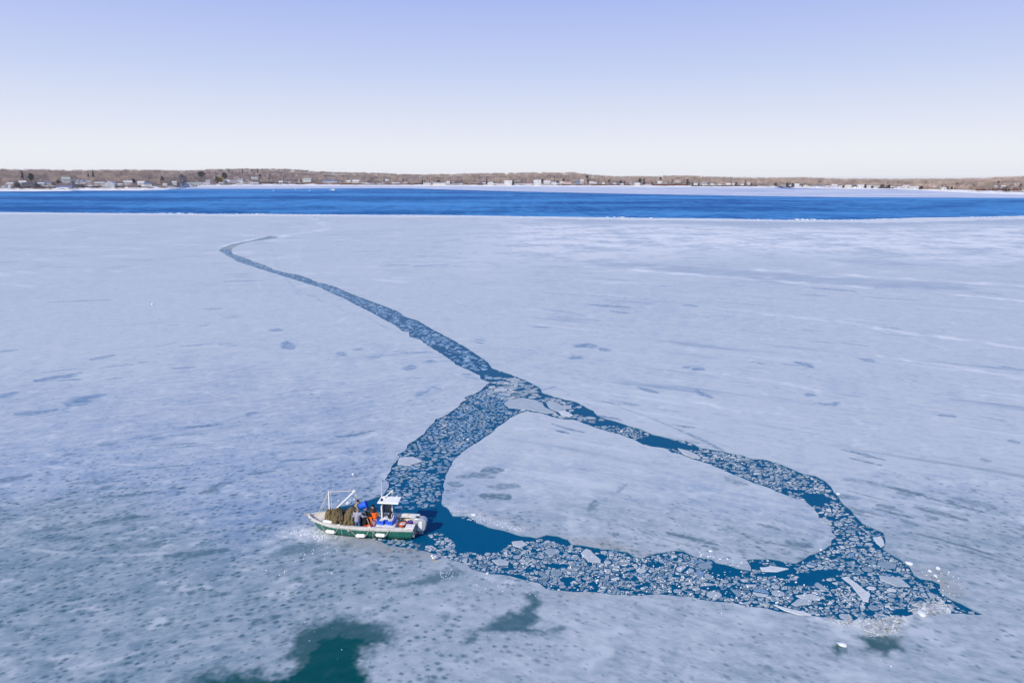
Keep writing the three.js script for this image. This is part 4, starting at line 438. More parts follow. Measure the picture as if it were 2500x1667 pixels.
// ---------------------------------------------------------------- the work boat (own axes: x from bow to stern, y up from the waterline, z towards port)
const BPHI = 5 * Math.PI / 180, B0 = [-14.07, WATER, -43.6];
const BW = (x, y, z) => [B0[0] + x * Math.cos(BPHI) - z * Math.sin(BPHI), B0[1] + y, B0[2] + x * Math.sin(BPHI) + z * Math.cos(BPHI)];
const aboard = (name, label, cat, x, y, z, yaw = 0, group) => thing(name, label, cat, BW(x, y, z), -BPHI + yaw, group);
function speckle(base, dirt, amt, sc, n = 256) {   // paint with stains and grit
  const d = new Uint8Array(n * n * 4);
  for (let j = 0; j < n; j++) for (let i = 0; i < n; i++) { const x = i / n * sc, y = j / n * sc, t = clamp(amt * (sstep(.1, .75, noise(x, y) + .7 * noise(x * 3.1, y * 3.1)) + .8 * sstep(.45, .8, noise(x * 9, y * 9)))), k = 1 + .06 * noise(x * 20, y * 20); d.set([0, 1, 2].map((c) => toS(k * lerp(base[c], dirt[c], t))).concat(255), (j * n + i) * 4); }
  const t = new THREE.DataTexture(d, n, n); t.colorSpace = THREE.SRGBColorSpace; t.wrapS = t.wrapT = THREE.MirroredRepeatWrapping; t.magFilter = t.minFilter = THREE.LinearFilter; t.needsUpdate = true; return t;
}
const whiteP = std({ name: 'white gelcoat', map: speckle([.74, .72, .67], [.36, .29, .2], .6, 7), roughness: .4 });
const dirtyP = std({ name: 'grimy white deck', map: speckle([.66, .62, .55], [.24, .20, .14], .85, 7), roughness: .7 });
const creamP = std({ name: 'cream liner', map: speckle([.70, .66, .57], [.40, .33, .24], .3, 4), roughness: .5 });
const greenP = std({ name: 'green hull paint', map: speckle([.009, .112, .084], [.085, .19, .17], .75, 9), roughness: .35 });
const steelP = std({ name: 'white painted pipe', color: lin(.74, .73, .68), roughness: .45 });
const ropeM = std({ name: 'pale rope', color: lin(.55, .51, .42), roughness: .9 }), blackM = std({ name: 'black rubber', color: lin(.015, .015, .017), roughness: .6 });
const boat = thing('work_boat', 'green and white open fishing boat with console, mast and grey outboard among the ice', 'boat', B0, -BPHI);
// lines: [x, sheer half beam, sheer height, chine half beam, chine height, keel height]
const LINES = [[-.2, .03, 1.07, .005, .72, .66], [.2, .40, 1.02, .12, .42, .22], [.65, .66, .965, .34, .22, -.06], [1.25, .89, .915, .62, .10, -.18], [2.05, 1.05, .875, .84, .04, -.24], [3.2, 1.12, .85, .96, .0, -.26], [5, 1.12, .845, .99, -.02, -.26], [6.4, 1.09, .86, .98, -.02, -.25], [7.5, 1.05, .875, .95, -.01, -.22]];
const lineAt = (x) => { let i = 1; while (i < LINES.length - 1 && LINES[i][0] < x) i++; const a = LINES[i - 1], b = LINES[i], t = clamp((x - a[0]) / (b[0] - a[0])); return a.map((v, k) => lerp(v, b[k], t)); };
const curve = new THREE.CatmullRomCurve3(LINES.map((l) => V(l[0], l[1], l[2])), false, 'centripetal'), curve2 = new THREE.CatmullRomCurve3(LINES.map((l) => V(l[3], l[4], l[5])), false, 'centripetal');
const ST = []; for (let i = 0; i <= 48; i++) { const a = curve.getPoint(i / 48), b = curve2.getPoint(i / 48); ST.push({ x: a.x, sb: a.y, sy: a.z, cb: b.x, cy: b.y, ky: b.z }); }
function skin(f, close) {   // surface through the profiles f(station) = [[y, z], ...], both sides
  const pos = [], uv = [], idx = [], n = f(ST[0]).length;
  for (const s of [1, -1]) { const o = pos.length / 3; ST.forEach((st) => f(st).forEach(([y, z, x = st.x], k) => { pos.push(x, y, z * s); uv.push(st.x * .5, k * .3 + y * .3); })); for (let i = 0; i + 1 < ST.length; i++) for (let k = 0; k + 1 < n; k++) { const p = o + i * n + k; s > 0 ? idx.push(p, p + n, p + 1, p + 1, p + n, p + n + 1) : idx.push(p, p + 1, p + n, p + 1, p + n + 1, p + n); } }
  const g = new THREE.BufferGeometry(); g.setAttribute('position', new THREE.Float32BufferAttribute(pos, 3)); g.setAttribute('uv', new THREE.Float32BufferAttribute(uv, 2)); g.setIndex(idx); g.computeVertexNormals(); return g;
}
const rake = (st, y) => st.x - (st.x > 7 ? .25 * (1 - clamp(y / .87)) * (st.x - 7) / .5 : 0) + (st.x < .4 ? (.4 - st.x) * .7 * (1 - clamp((y - .2) / .85)) : 0);
const bandY = (st) => st.sy - .2, sideAt = (st, y) => lerp(st.cb, st.sb, clamp((y - st.cy) / (st.sy - st.cy)));
obj('hull', skin((st) => [[st.ky, 0], [st.cy, st.cb], [(st.cy + bandY(st)) / 2, sideAt(st, (st.cy + bandY(st)) / 2) + .015], [bandY(st), sideAt(st, bandY(st))]].map(([y, z]) => [y, z, rake(st, y)])), greenP, boat);
obj('sheer_strake', skin((st) => [[bandY(st), sideAt(st, bandY(st))], [bandY(st), sideAt(st, bandY(st)) + .022], [st.sy - .07, st.sb + .018], [st.sy - .065, st.sb + .045], [st.sy - .01, st.sb + .045]].map(([y, z]) => [y, z, rake(st, y)])), whiteP, boat);
const capIn = (st) => Math.max(.01, st.sb - (st.x < 1.2 ? .13 : .2));
obj('gunwale', skin((st) => [[st.sy - .01, st.sb + .05], [st.sy + .018, st.sb + .04], [st.sy + .018, capIn(st)], [st.sy - .04, capIn(st)]]), dirtyP, boat);
const FLOOR = .18;
obj('inner_side', skin((st) => [[st.sy - .03, capIn(st) + .01], [Math.min(st.sy - .05, Math.max(FLOOR, st.cy + .12)), Math.max(.005, Math.min(capIn(st), st.cb - .05))]]), creamP, boat);
{ const p = ST.filter((s) => s.x > .7).map((s) => [s.x, Math.min(capIn(s), s.cb - .04)]), sh = new THREE.Shape([...p.map(([x, z]) => new THREE.Vector2(x, z)), ...p.reverse().map(([x, z]) => new THREE.Vector2(x, -z))]); obj('floor', new THREE.ShapeGeometry(sh).rotateX(-Math.PI / 2).translate(0, FLOOR, 0), dirtyP, boat); }
{ const p = ST.filter((s) => s.x > -.05 && s.x < 1.75).map((s) => [s.x, Math.min(capIn(s) + .005, lerp(s.cb, s.sb, .75))]), sh = new THREE.Shape([...p.map(([x, z]) => new THREE.Vector2(x, z)), ...p.reverse().map(([x, z]) => new THREE.Vector2(x, -z))]); obj('foredeck', new THREE.ExtrudeGeometry(sh, { depth: .05, bevelEnabled: false }).rotateX(-Math.PI / 2).translate(0, .70, 0), dirtyP, boat); }
{ const e = ST[ST.length - 1], sh = new THREE.Shape([[-e.sb, e.sy], [-.34, e.sy], [-.3, .56], [.3, .56], [.34, e.sy], [e.sb, e.sy], [e.cb, e.cy], [0, e.ky], [-e.cb, e.cy]].map((q) => new THREE.Vector2(...q)));
  const g = new THREE.ExtrudeGeometry(sh, { depth: .06, bevelEnabled: false }).rotateY(Math.PI / 2), q = g.attributes.position; for (let i = 0; i < q.count; i++) q.setX(i, q.getX(i) + 7.46 - .25 * (1 - clamp(q.getY(i) / .87))); g.computeVertexNormals(); obj('transom', g, greenP, boat);
  for (const s of [1, -1]) obj('stern_deck', box(.62, .045, .55, 7.22, .9, s * .72, .015), whiteP, boat);
  obj('motor_well', box(.5, .4, .62, 7.2, .38, 0, .03), creamP, boat); }
obj('bow_roller', [box(.34, .06, .12, -.28, 1.08, 0, .01), bar(V(-.42, 1.1, -.08), V(-.42, 1.1, .08), .04), box(.1, .1, .05, -.1, 1.13, .05, .01)], std({ name: 'worn brass', color: lin(.45, .38, .26), roughness: .5 }), boat);
// mast, boom and rigging
obj('mast', bar(V(1.35, .7, 0), V(1.38, 2.89, 0), .06, .055, 10), steelP, boat);
obj('boom', [bar(V(1.47, 1.25, .02), V(3.27, 3.03, 0), .055, .05, 10), box(.22, .09, .07, 3.2, 3.0, 0, .02)], steelP, boat);
obj('topping_lift', tube([V(1.38, 2.87, 0), V(2.3, 2.93, 0), V(3.25, 3.04, 0)], .028, 12, 5), ropeM, boat);
for (const s of [-1, 1]) obj('stay', bar(V(.5, .98, s * .6), V(1.37, 2.85, 0), .018, .018, 5), ropeM, boat);
obj('halyard', [tube([V(1.5, 2.84, 0), V(1.55, 2.2, .02), V(1.5, 1.3, .04)], .02, 12, 5), bar(V(1.37, 2.86, 0), V(1.54, 2.84, 0), .02)], ropeM, boat);
{ const bl = obj('pulley_block', [new THREE.TorusGeometry(.07, .028, 8, 16).translate(3.3, 2.62, 0), bar(V(3.27, 2.98, 0), V(3.3, 2.69, 0), .014)], ropeM, boat); obj('hook', new THREE.TorusGeometry(.05, .018, 6, 14, 4.4).translate(3.3, 2.47, 0), blackM, bl); }
// steering console with hard top
const glassD = std({ name: 'smoked windscreen', color: lin(.05, .055, .06), roughness: .08 });
const con = obj('console', [box(.1, 1.75, .72, 5.15, 1.2, -.05, .02), box(.55, .85, .72, 5.42, .62, -.05, .04), box(.08, 1.1, .1, 5.72, 1.85, -.36, .02), box(.46, .12, .1, 5.42, 1.12, .3, .02), box(.62, .09, .1, 5.45, 2.33, .3, .02)], whiteP, boat);
obj('windscreen', box(.04, 1.0, .5, 5.21, 1.72, -.05), glassD, con); obj('side_window', box(.42, .92, .03, 5.44, 1.75, -.4), std({ name: 'tinted pane', color: lin(.16, .17, .19), roughness: .06 }), con);
obj('dash', [box(.25, .22, .5, 5.62, 1.15, -.1, .03), box(.16, .2, .24, 5.66, 1.38, -.12, .02)], blackM, con); obj('steering_wheel', new THREE.TorusGeometry(.17, .018, 8, 24).rotateY(Math.PI / 2).rotateZ(.35).translate(5.84, 1.22, .05), steelP, con);
obj('throttle', bar(V(5.85, 1.0, .25), V(5.98, 1.42, .22), .025, .02), steelP, con);
{ const sh = new THREE.Shape([[-.7, -.46], [.7, -.48], [.68, .48], [-.68, .5]].map((q) => new THREE.Vector2(...q))); const rf = obj('hard_top', new THREE.ExtrudeGeometry(sh, { depth: .05, bevelEnabled: true, bevelSize: .03, bevelThickness: .02, bevelSegments: 2 }).rotateX(-Math.PI / 2).translate(5.66, 2.39, 0), std({ name: 'white hard top', map: speckle([.80, .79, .75], [.5, .47, .4], .25, 3), roughness: .4 }), boat);
  obj('antenna', [bar(V(5.0, 2.44, -.4), V(5.0, 2.72, -.4), .026, .022), bar(V(5.0, 2.72, -.4), V(5.02, 3.7, -.4), .022, .016)], whiteP, rf);
  obj('davit_arm', [bar(V(5.15, 2.4, -.3), V(5.83, 3.0, -.3), .036, .032), box(.16, .14, .12, 5.22, 2.47, -.2, .02)], steelP, rf); obj('davit_block', [bar(V(5.78, 2.94, -.3), V(5.76, 2.45, -.3), .012), new THREE.TorusGeometry(.05, .022, 6, 14).translate(5.8, 2.86, -.28)], ropeM, rf); obj('roof_light', [bar(V(6.1, 2.45, -.38), V(6.1, 2.6, -.38), .045, .03)], whiteP, rf); obj('roof_winch', [bar(V(5.12, 2.47, -.02), V(5.12, 2.5, .16), .06), box(.12, .1, .1, 5.16, 2.47, .22, .01)], blackM, rf); }
obj('engine_box', [box(1.28, .66, 1.02, 5.5, .5, .32, .04)], whiteP, boat); obj('box_lid', box(1.32, .05, 1.06, 5.5, .845, .32, .015), whiteP, boat);
obj('side_locker', [box(2.0, .05, .42, 6.35, .82, -.86, .01), box(.04, .5, .04, 6.2, .55, -.66)], creamP, boat);
for (const [cx, cy, cz] of [[2.3, .93, .98], [4.45, .9, 1.02]]) obj('cleat', box(.2, .05, .05, cx, cy, cz, .01), steelP, boat);
// outboard motor
const motor = new THREE.Group(); motor.name = 'outboard_motor'; boat.add(motor); motor.position.set(7.52, 0, 0);
const silver = std({ name: 'silver cowl paint', color: lin(.40, .415, .44), roughness: .28, metalness: .25, clearcoat: .6, clearcoatRoughness: .12 }), pearl = std({ name: 'white cowl paint', color: lin(.72, .73, .75), roughness: .25, clearcoat: .6, clearcoatRoughness: .1 });
{ const sh = new THREE.Shape(); sh.moveTo(-.12, .5); sh.lineTo(-.16, .98); sh.quadraticCurveTo(-.14, 1.14, .02, 1.18); sh.lineTo(.42, 1.16); sh.quadraticCurveTo(.64, 1.12, .65, .9); sh.lineTo(.58, .5); sh.quadraticCurveTo(.5, .34, .36, .3); sh.lineTo(.08, .34); sh.quadraticCurveTo(-.08, .38, -.12, .5);
  obj('cowl', toCreasedNormals(new THREE.ExtrudeGeometry(sh, { depth: .36, bevelEnabled: true, bevelSize: .07, bevelThickness: .09, bevelSegments: 4, curveSegments: 10 }).translate(0, 0, -.18), .7), silver, motor);
  const s2 = new THREE.Shape(); s2.moveTo(.12, .38); s2.lineTo(.2, .98); s2.quadraticCurveTo(.3, 1.1, .44, 1.02); s2.lineTo(.42, .6); s2.lineTo(.34, .36); obj('cowl_panel', new THREE.ExtrudeGeometry(s2, { depth: .575, bevelEnabled: true, bevelSize: .01, bevelThickness: .01, bevelSegments: 1 }).translate(0, 0, -.287), pearl, motor);
  obj('air_vent', new THREE.SphereGeometry(.12, 16, 10).scale(1.25, .2, 1).translate(.08, 1.245, .03), blackM, motor);
  obj('midsection', [box(.3, .5, .2, .27, .16, 0, .05), box(.16, .5, .26, -.02, .2, 0, .03)], std({ name: 'grey leg', color: lin(.33, .34, .36), roughness: .4 }), motor);
  obj('gear_case', [box(.5, .03, .26, .3, -.14, 0, .01), new THREE.SphereGeometry(.09, 14, 10).scale(3, 1, 1).translate(.28, -.55, 0), box(.22, .5, .05, .3, -.33, 0, .02)], silver, motor);
  obj('clamp_bracket', [box(.1, .55, .34, -.06, .45, 0, .02), bar(V(-.05, .62, -.2), V(-.05, .62, .2), .04)], blackM, motor); obj('cowl_seam', new THREE.TorusGeometry(.34, .012, 6, 30).rotateX(Math.PI / 2).scale(1, 1, .72).translate(.26, .42, 0), blackM, motor);
  for (let k = 0; k < 5; k++) obj('lettering_stroke', box(.018, .07, .004, .0 + k * .035, .84, .272), blackM, motor); }
// fenders, three over the side and one lying on the bow rail
function fender(label, x, y, z, tilt, ropes) {
  const f = aboard('boat_fender', label, 'fender', x, y, z, 0, 'white boat fenders'), c = new THREE.CapsuleGeometry(.13, .42, 6, 18).rotateZ(Math.PI / 2).rotateZ(tilt);
  obj('body', [c, bar(V(-.36, -.36 * Math.tan(tilt), 0), V(.36, .36 * Math.tan(tilt), 0), .035)], std({ name: 'white vinyl', color: lin(.78, .76, .70), roughness: .45 }), f);
  for (const [sx, ex, ey, ez] of ropes) obj('rope', tube([V(sx * .35, sx * .35 * Math.tan(tilt), 0), V((sx * .35 + ex) / 2, ey * .45, ez * .5), V(ex, ey, ez)], .014, 10, 5), ropeM, f);
}
fender('white fender hanging off the side nearest the bow', 1.72, .40, 1.03, -.1, [[-1, -.72, .5, -.12], [1, .62, .42, .02]]);
fender('white fender hanging at the middle of the green hull', 3.88, .30, 1.2, .03, [[-1, -.85, .52, -.05], [1, .62, .5, -.05]]);
fender('white fender hanging off the side nearest the motor', 5.27, .40, 1.19, -.04, [[-1, -.6, .42, -.05], [1, .6, .42, -.05]]);
fender('white fender lying on the foredeck behind the bow', 1.42, .9, .62, -.12, []);
for (const [kx, ky, kz] of [[2.35, .8, 1.1], [3.05, .66, 1.17]]) obj('knot', new THREE.TorusKnotGeometry(.06, .02, 40, 6).translate(kx, ky, kz), ropeM, boat);
for (const [lx, lz] of [[2.55, 1.14], [4.72, 1.18]]) obj('hanging_line', bar(V(lx, .82, lz), V(lx + .01, 0, lz + .02), .008), ropeM, boat);
// heaped nets
const NETT = (base, dark, n = 256) => { const d = new Uint8Array(n * n * 4); for (let j = 0; j < n; j++) for (let i = 0; i < n; i++) { const x = i / n * 24, y = j / n * 24, u = Math.abs(Math.sin((x + y) * 1.5 + 2 * noise(x * .3, y * .3))), v = Math.abs(Math.sin((x - y) * 1.5 + 2 * noise(x * .3 + 9, y * .3))), k = clamp(Math.max(sstep(.55, .95, u), sstep(.55, .95, v)) * (.65 + .7 * noise(x * 1.7, y * 1.7))); d.set([0, 1, 2].map((c) => toS(lerp(dark[c], base[c], k))).concat(255), (j * n + i) * 4); } const t = new THREE.DataTexture(d, n, n); t.colorSpace = THREE.SRGBColorSpace; t.wrapS = t.wrapT = THREE.RepeatWrapping; t.magFilter = t.minFilter = THREE.LinearFilter; t.needsUpdate = true; return t; };
const brownT = NETT([.235, .175, .085], [.03, .022, .01]), brownN = std({ name: 'brown net', map: brownT, bumpMap: brownT, bumpScale: .03, roughness: .95 }), blackT = NETT([.022, .022, .02], [.005, .005, .006]), blackN = std({ name: 'black net', map: blackT, roughness: .9 });
const strandM = std({ name: 'net twine', color: lin(.27, .21, .11), roughness: 1 }), strandB = std({ name: 'black twine', color: lin(.03, .03, .03), roughness: 1 });
function netHeap(label, x, y, z, rx, h, rz, mat, tw, sd, lean = 0) {
  const t = aboard('net_heap', label, 'fishing net', x, y, z, 0, 'nets heaped in the boat'), f = (a, v) => {   // v 0 at the floor, 1 at the top
    const fold = 1 + .1 * Math.sin(a * 7 + sd * 3 + v * 4) + .08 * Math.sin(a * 13 + sd - v * 5) + .24 * noise(Math.cos(a) * 2 + sd, Math.sin(a) * 2 + v * 4) + .14 * noise(Math.cos(a) * 5 + sd, Math.sin(a) * 5 + v * 9), r = Math.pow(Math.max(0, 1 - Math.pow(v, 2.4)), .55) * fold;
    return V(Math.cos(a) * rx * r + lean * v, h * v + .05 * noise(a * 2, v * 5 + sd), Math.sin(a) * rz * r);
  };
  const NA = 64, NV = 28, pos = [], uv = [], idx = []; for (let j = 0; j <= NV; j++) for (let i = 0; i <= NA; i++) { const p = f(i / NA * 6.2832, j / NV); pos.push(p.x, p.y, p.z); uv.push(i / NA * 3 * Math.round((rx + rz) * 2) / 2, j / NV * h * 1.2); }
  for (let j = 0; j < NV; j++) for (let i = 0; i < NA; i++) { const p = j * (NA + 1) + i; idx.push(p, p + NA + 1, p + 1, p + 1, p + NA + 1, p + NA + 2); }
  const g = new THREE.BufferGeometry(); g.setAttribute('position', new THREE.Float32BufferAttribute(pos, 3)); g.setAttribute('uv', new THREE.Float32BufferAttribute(uv, 2)); g.setIndex(idx); g.computeVertexNormals(); obj('mesh_folds', g, mat, t);
  seed = sd * 91; const st = []; for (let k = 0; k < 80; k++) { let a = rr(0, 6.28), v = rr(.05, .5); const q = []; for (let m = 0; m < 7; m++) { q.push(f(a, Math.min(.98, v)).multiplyScalar(1.03)); a += rr(-.22, .22); v += rr(.03, .1); } st.push(tube(q, rr(.008, .02), 14, 4)); }
  obj('twine_strands', st, tw, t);
}
netHeap('brown net bundle nearest the bow at the foot of the mast', 1.36, .72, -.02, .34, .88, .42, brownN, strandM, 3, .02);
netHeap('tall brown net bundle between the mast and the big net pile', 1.98, .35, .1, .46, 1.36, .62, brownN, strandM, 5, -.06);
netHeap('broadest pile of brown net behind the man in grey', 2.92, .18, -.05, .6, 1.55, .78, brownN, strandM, 8, .06);
netHeap('black net slumped between the brown pile and the orange overalls', 3.95, .18, -.12, .48, 1.22, .6, blackN, strandB, 11, 0);
netHeap('low black net wedged between two brown net bundles', 2.42, .25, -.25, .34, 1.22, .5, blackN, strandB, 14, 0);
// tubs, baskets and crates

const plast = (n, c, r = .4) => std({ name: n, color: lin(...c), roughness: r }), blueP = plast('blue plastic', [.012, .10, .62]), orangeP = plast('orange plastic', [.72, .12, .02]), redP = plast('red-orange plastic', [.70, .07, .02]), purpleP = plast('magenta plastic', [.28, .01, .20]), greyP = plast('grey plastic', [.35, .36, .40]);
const vessel = (r0, r1, h, t = .018) => new THREE.LatheGeometry([[.001, .0], [r0, 0], [r1, h], [r1 + .015, h], [r1 + .015, h + .02], [r1 - t, h + .02], [r0 - t, .03], [.001, .03]].map((q) => new THREE.Vector2(...q)), 28);
const heap = (r, h, sd) => { const g = new THREE.SphereGeometry(r, 20, 10, 0, 6.2832, 0, 1.57), p = g.attributes.position; for (let i = 0; i < p.count; i++) { const k = 1 + .25 * noise(p.getX(i) * 18 + sd, p.getZ(i) * 18); p.setXYZ(i, p.getX(i), p.getY(i) * h / r * k, p.getZ(i)); } g.computeVertexNormals(); return g; };
function tub(name, label, cat, x, y, z, r0, r1, h, mat, fill, fh = .06) { const t = aboard(name, label, cat, x, y, z); obj('shell', vessel(r0, r1, h), mat, t); if (fill) obj('contents', heap(r1 - .03, fh, x).translate(0, h - fh * .6, 0), fill, t); for (const s of [-1, 1]) obj('handle', box(.1, .03, .03, s * (r1 + .03), h - .02, 0, .01), mat, t); return t; }
const shellsM = std({ name: 'pale shells', map: speckle([.62, .60, .57], [.10, .10, .12], 1, 14, 128), roughness: .7 });
tub('basket', 'orange-red basket on the floor beside the man in grey', 'basket', 4.16, .42, .62, .2, .26, .26, redP, redP, .1);
tub('basket', 'magenta basket on the floor beside the white engine box', 'basket', 4.68, .4, .62, .18, .23, .26, purpleP, purpleP, .1);
tub('bucket', 'grey bucket with red contents beside the blue crates', 'bucket', 4.62, .64, .3, .14, .18, .34, greyP, plast('red gloves', [.35, .02, .04]), .06);
tub('bucket', 'bright orange bucket standing in the stern', 'bucket', 6.57, .42, .3, .18, .25, .42, orangeP, shellsM, .06);
{ const t = aboard('bucket', 'blue bucket tipped sideways in the hands of two men', 'bucket', 3.45, 1.72, -.2); obj('shell', vessel(.2, .27, .5).rotateZ(-1.2).rotateY(.15), blueP, t); obj('handle', tube([V(.42, .42, 0), V(.55, .1, .26), V(.35, -.12, .05)], .012, 12, 5), blueP, t); }
{ const t = aboard('oilskin_apron', 'orange oilskin apron hanging beside the person in orange overalls', 'apron', 4.3, .5, .22), g = new THREE.PlaneGeometry(.26, .62, 8, 16), p = g.attributes.position; for (let i = 0; i < p.count; i++) p.setZ(i, .05 * Math.sin(p.getX(i) * 24) + .04 * noise(p.getX(i) * 6, p.getY(i) * 5)); g.computeVertexNormals(); obj('cloth', [g.translate(0, .36, 0), box(.3, .03, .05, 0, .67, 0, .01)], std({ name: 'orange oilskin cloth', color: lin(.80, .13, .012), roughness: .5 }), t); }
function crate(label, x, y, z, yaw, sd) {
  const t = aboard('blue_crate', label, 'crate', x, y, z, yaw, 'blue crates'), w = .46, d = .66, h = .27, k = .02;
  obj('side', box(w, h, k, 0, h / 2, d / 2), blueP, t); obj('side', box(w, h, k, 0, h / 2, -d / 2), blueP, t); obj('side', box(k, h, d, w / 2, h / 2, 0), blueP, t); obj('side', box(k, h, d, -w / 2, h / 2, 0), blueP, t); obj('base', box(w, k, d, 0, .012, 0), blueP, t);
  obj('rim', [box(w + .05, .03, .05, 0, h, d / 2), box(w + .05, .03, .05, 0, h, -d / 2), box(.05, .03, d + .05, w / 2, h + .001, 0), box(.05, .03, d + .05, -w / 2, h + .001, 0)], blueP, t);
  for (const s of [-1, 1]) obj('handle_slot', box(.14, .04, .012, 0, h * .72, s * (d / 2 + .012)), blackM, t);
  const c = tag(obj('shell_heap', heap(.22, .14, sd).scale(.95, 1, 1.35), shellsM), 'pale shells piled in the ' + label, 'shells', null, 'stuff'); c.position.set(...BW(x, y + .13, z)); c.rotation.y = -BPHI + yaw;
}
crate('blue crate nearer the bow on the white box', 5.16, .875, .3, -.22, 3); crate('blue crate nearer the stern on the white box', 5.78, .875, .3, -.22, 9);
{ const t = aboard('crumpled_bag', 'crumpled pale plastic bag lying behind the blue crates', 'bag', 5.35, 1.1, .1); seed = 4; const g = new THREE.IcosahedronGeometry(.2, 4), p = g.attributes.position; for (let i = 0; i < p.count; i++) { const k = 1 + .3 * noise(p.getX(i) * 9, p.getY(i) * 9 + p.getZ(i) * 7); p.setXYZ(i, p.getX(i) * k * 1.2, p.getY(i) * k * .8, p.getZ(i) * k); } g.computeVertexNormals(); obj('bag', g, plast('grey-white plastic', [.5, .5, .52]), t); }
{ const t = aboard('blue_bag', 'blue and white bags lying in the stern under the orange bucket', 'bag', 6.55, .42, .62); for (let k = 0; k < 4; k++) { const g = new THREE.IcosahedronGeometry(.16, 3), p = g.attributes.position; for (let i = 0; i < p.count; i++) { const q = 1 + .35 * noise(p.getX(i) * 8 + k * 9, p.getY(i) * 8 + p.getZ(i) * 6); p.setXYZ(i, p.getX(i) * q * 1.3 + (k - 1.5) * .22, p.getY(i) * q * .6, p.getZ(i) * q); } g.computeVertexNormals(); obj('bag', g, k % 2 ? plast('white bag', [.6, .62, .68]) : blueP, t); } }
{ const t = aboard('blue_bin', 'blue bin standing behind the orange bucket', 'bin', 6.9, .42, .25); obj('shell', [box(.22, .32, .02, 0, .16, .16), box(.22, .32, .02, 0, .16, -.16), box(.02, .32, .32, .1, .16, 0), box(.02, .32, .32, -.1, .16, 0), box(.2, .02, .3, 0, .01, 0)], blueP, t); }
{ const t = aboard('rope_coil', 'purple and blue rope tangled in a red basket at the stern', 'rope', 7.08, .55, .12); obj('basket', vessel(.2, .26, .2), plast('faded red plastic', [.5, .14, .1]), t); seed = 21; const gs = [], g2 = []; for (let k = 0; k < 16; k++) { const q = []; const r = rr(.1, .24), y = .18 + k * .014; for (let m = 0; m < 9; m++) q.push(V(Math.cos(m * .8 + k) * r * rr(.7, 1.1), y + rr(-.03, .06), Math.sin(m * .8 + k) * r * rr(.7, 1.1))); (k % 3 ? gs : g2).push(tube(q, .017, 30, 5)); } obj('rope', gs, plast('purple rope', [.12, .04, .36], .9), t); obj('rope', g2, plast('dark blue rope', [.03, .03, .14], .9), t); }
{ const t = aboard('long_pole', 'pale pole leaning across the black net by the man in grey', 'pole', 0, 0, 0); obj('shaft', bar(V(3.78, 1.62, -.05), V(4.5, .5, .75), .018, .016, 8), plast('pale wood', [.5, .44, .36], .8), t); t.position.set(0, 0, 0); t.position.set(...BW(4.14, .5, .4)); t.children[0].geometry.translate(-4.14, -.5, -.4); }

// ---------------------------------------------------------------- people
function field(bones, cells, pad) {   // smooth union of tapered capsules, meshed
  const bb = new THREE.Box3(); bones.forEach(([a, b, ra, rb]) => { bb.expandByPoint(a); bb.expandByPoint(b); }); bb.expandByScalar(pad);
  const c = bb.getCenter(V(0, 0, 0)), s = bb.getSize(V(0, 0, 0)), half = Math.max(s.x, s.y, s.z) / 2 * 1.06, mc = new MarchingCubes(cells, new THREE.MeshBasicMaterial(), false, false, 60000); mc.isolation = 0;
  const n = cells, k = bones[0][4] || .05;
  for (let zi = 0; zi < n; zi++) for (let yi = 0; yi < n; yi++) for (let xi = 0; xi < n; xi++) {
    const x = c.x + (xi / n * 2 - 1) * half, y = c.y + (yi / n * 2 - 1) * half, z = c.z + (zi / n * 2 - 1) * half; let d = 1e3;
    for (const [a, b, ra, rb] of bones) {
      const ex = b.x - a.x, ey = b.y - a.y, ez = b.z - a.z, t = clamp(((x - a.x) * ex + (y - a.y) * ey + (z - a.z) * ez) / (ex * ex + ey * ey + ez * ez + 1e-9)), q = Math.hypot(x - a.x - ex * t, y - a.y - ey * t, z - a.z - ez * t) - lerp(ra, rb, t);
      const hh = Math.max(k - Math.abs(d - q), 0) / k; d = Math.min(d, q) - hh * hh * k * .25;
    }
    mc.field[xi + yi * n + zi * n * n] = -d;
  }
  mc.update(); const cnt = mc.count, p = new Float32Array(mc.positionArray.subarray(0, cnt * 3)), g = new THREE.BufferGeometry();
  for (let i = 0; i < cnt; i++) { p[i * 3] = p[i * 3] * half + c.x; p[i * 3 + 1] = p[i * 3 + 1] * half + c.y; p[i * 3 + 2] = p[i * 3 + 2] * half + c.z; }
  g.setAttribute('position', new THREE.BufferAttribute(p, 3)); const m = mergeVertices(g, 1e-4); m.computeVertexNormals(); return m;
}
function handBones(w, dir, up) {   // palm, four bent fingers of unequal length and a thumb from the side of the palm
  const d = dir.clone().normalize(), side = d.clone().cross(up).normalize(), n = side.clone().cross(d).normalize(), P = (f, s, o) => w.clone().addScaledVector(d, f).addScaledVector(side, s).addScaledVector(n, o), out = [[P(0, -.012, 0), P(.075, -.022, 0), .024, .02, .012], [P(0, .012, 0), P(.075, .022, 0), .024, .02]];
  [[-.033, .075], [-.011, .09], [.011, .085], [.033, .065]].forEach(([s, L]) => { out.push([P(.08, s, 0), P(.08 + L * .45, s * 1.05, -.012), .0105, .01], [P(.08 + L * .45, s * 1.05, -.012), P(.08 + L * .75, s, -.05), .01, .008]); });
  out.push([P(.02, -.03, 0), P(.055, -.062, -.01), .013, .011], [P(.055, -.062, -.01), P(.09, -.068, -.025), .011, .009]); return out;
}
const skinM = std({ name: 'skin', color: lin(.50, .27, .19), roughness: .6 });
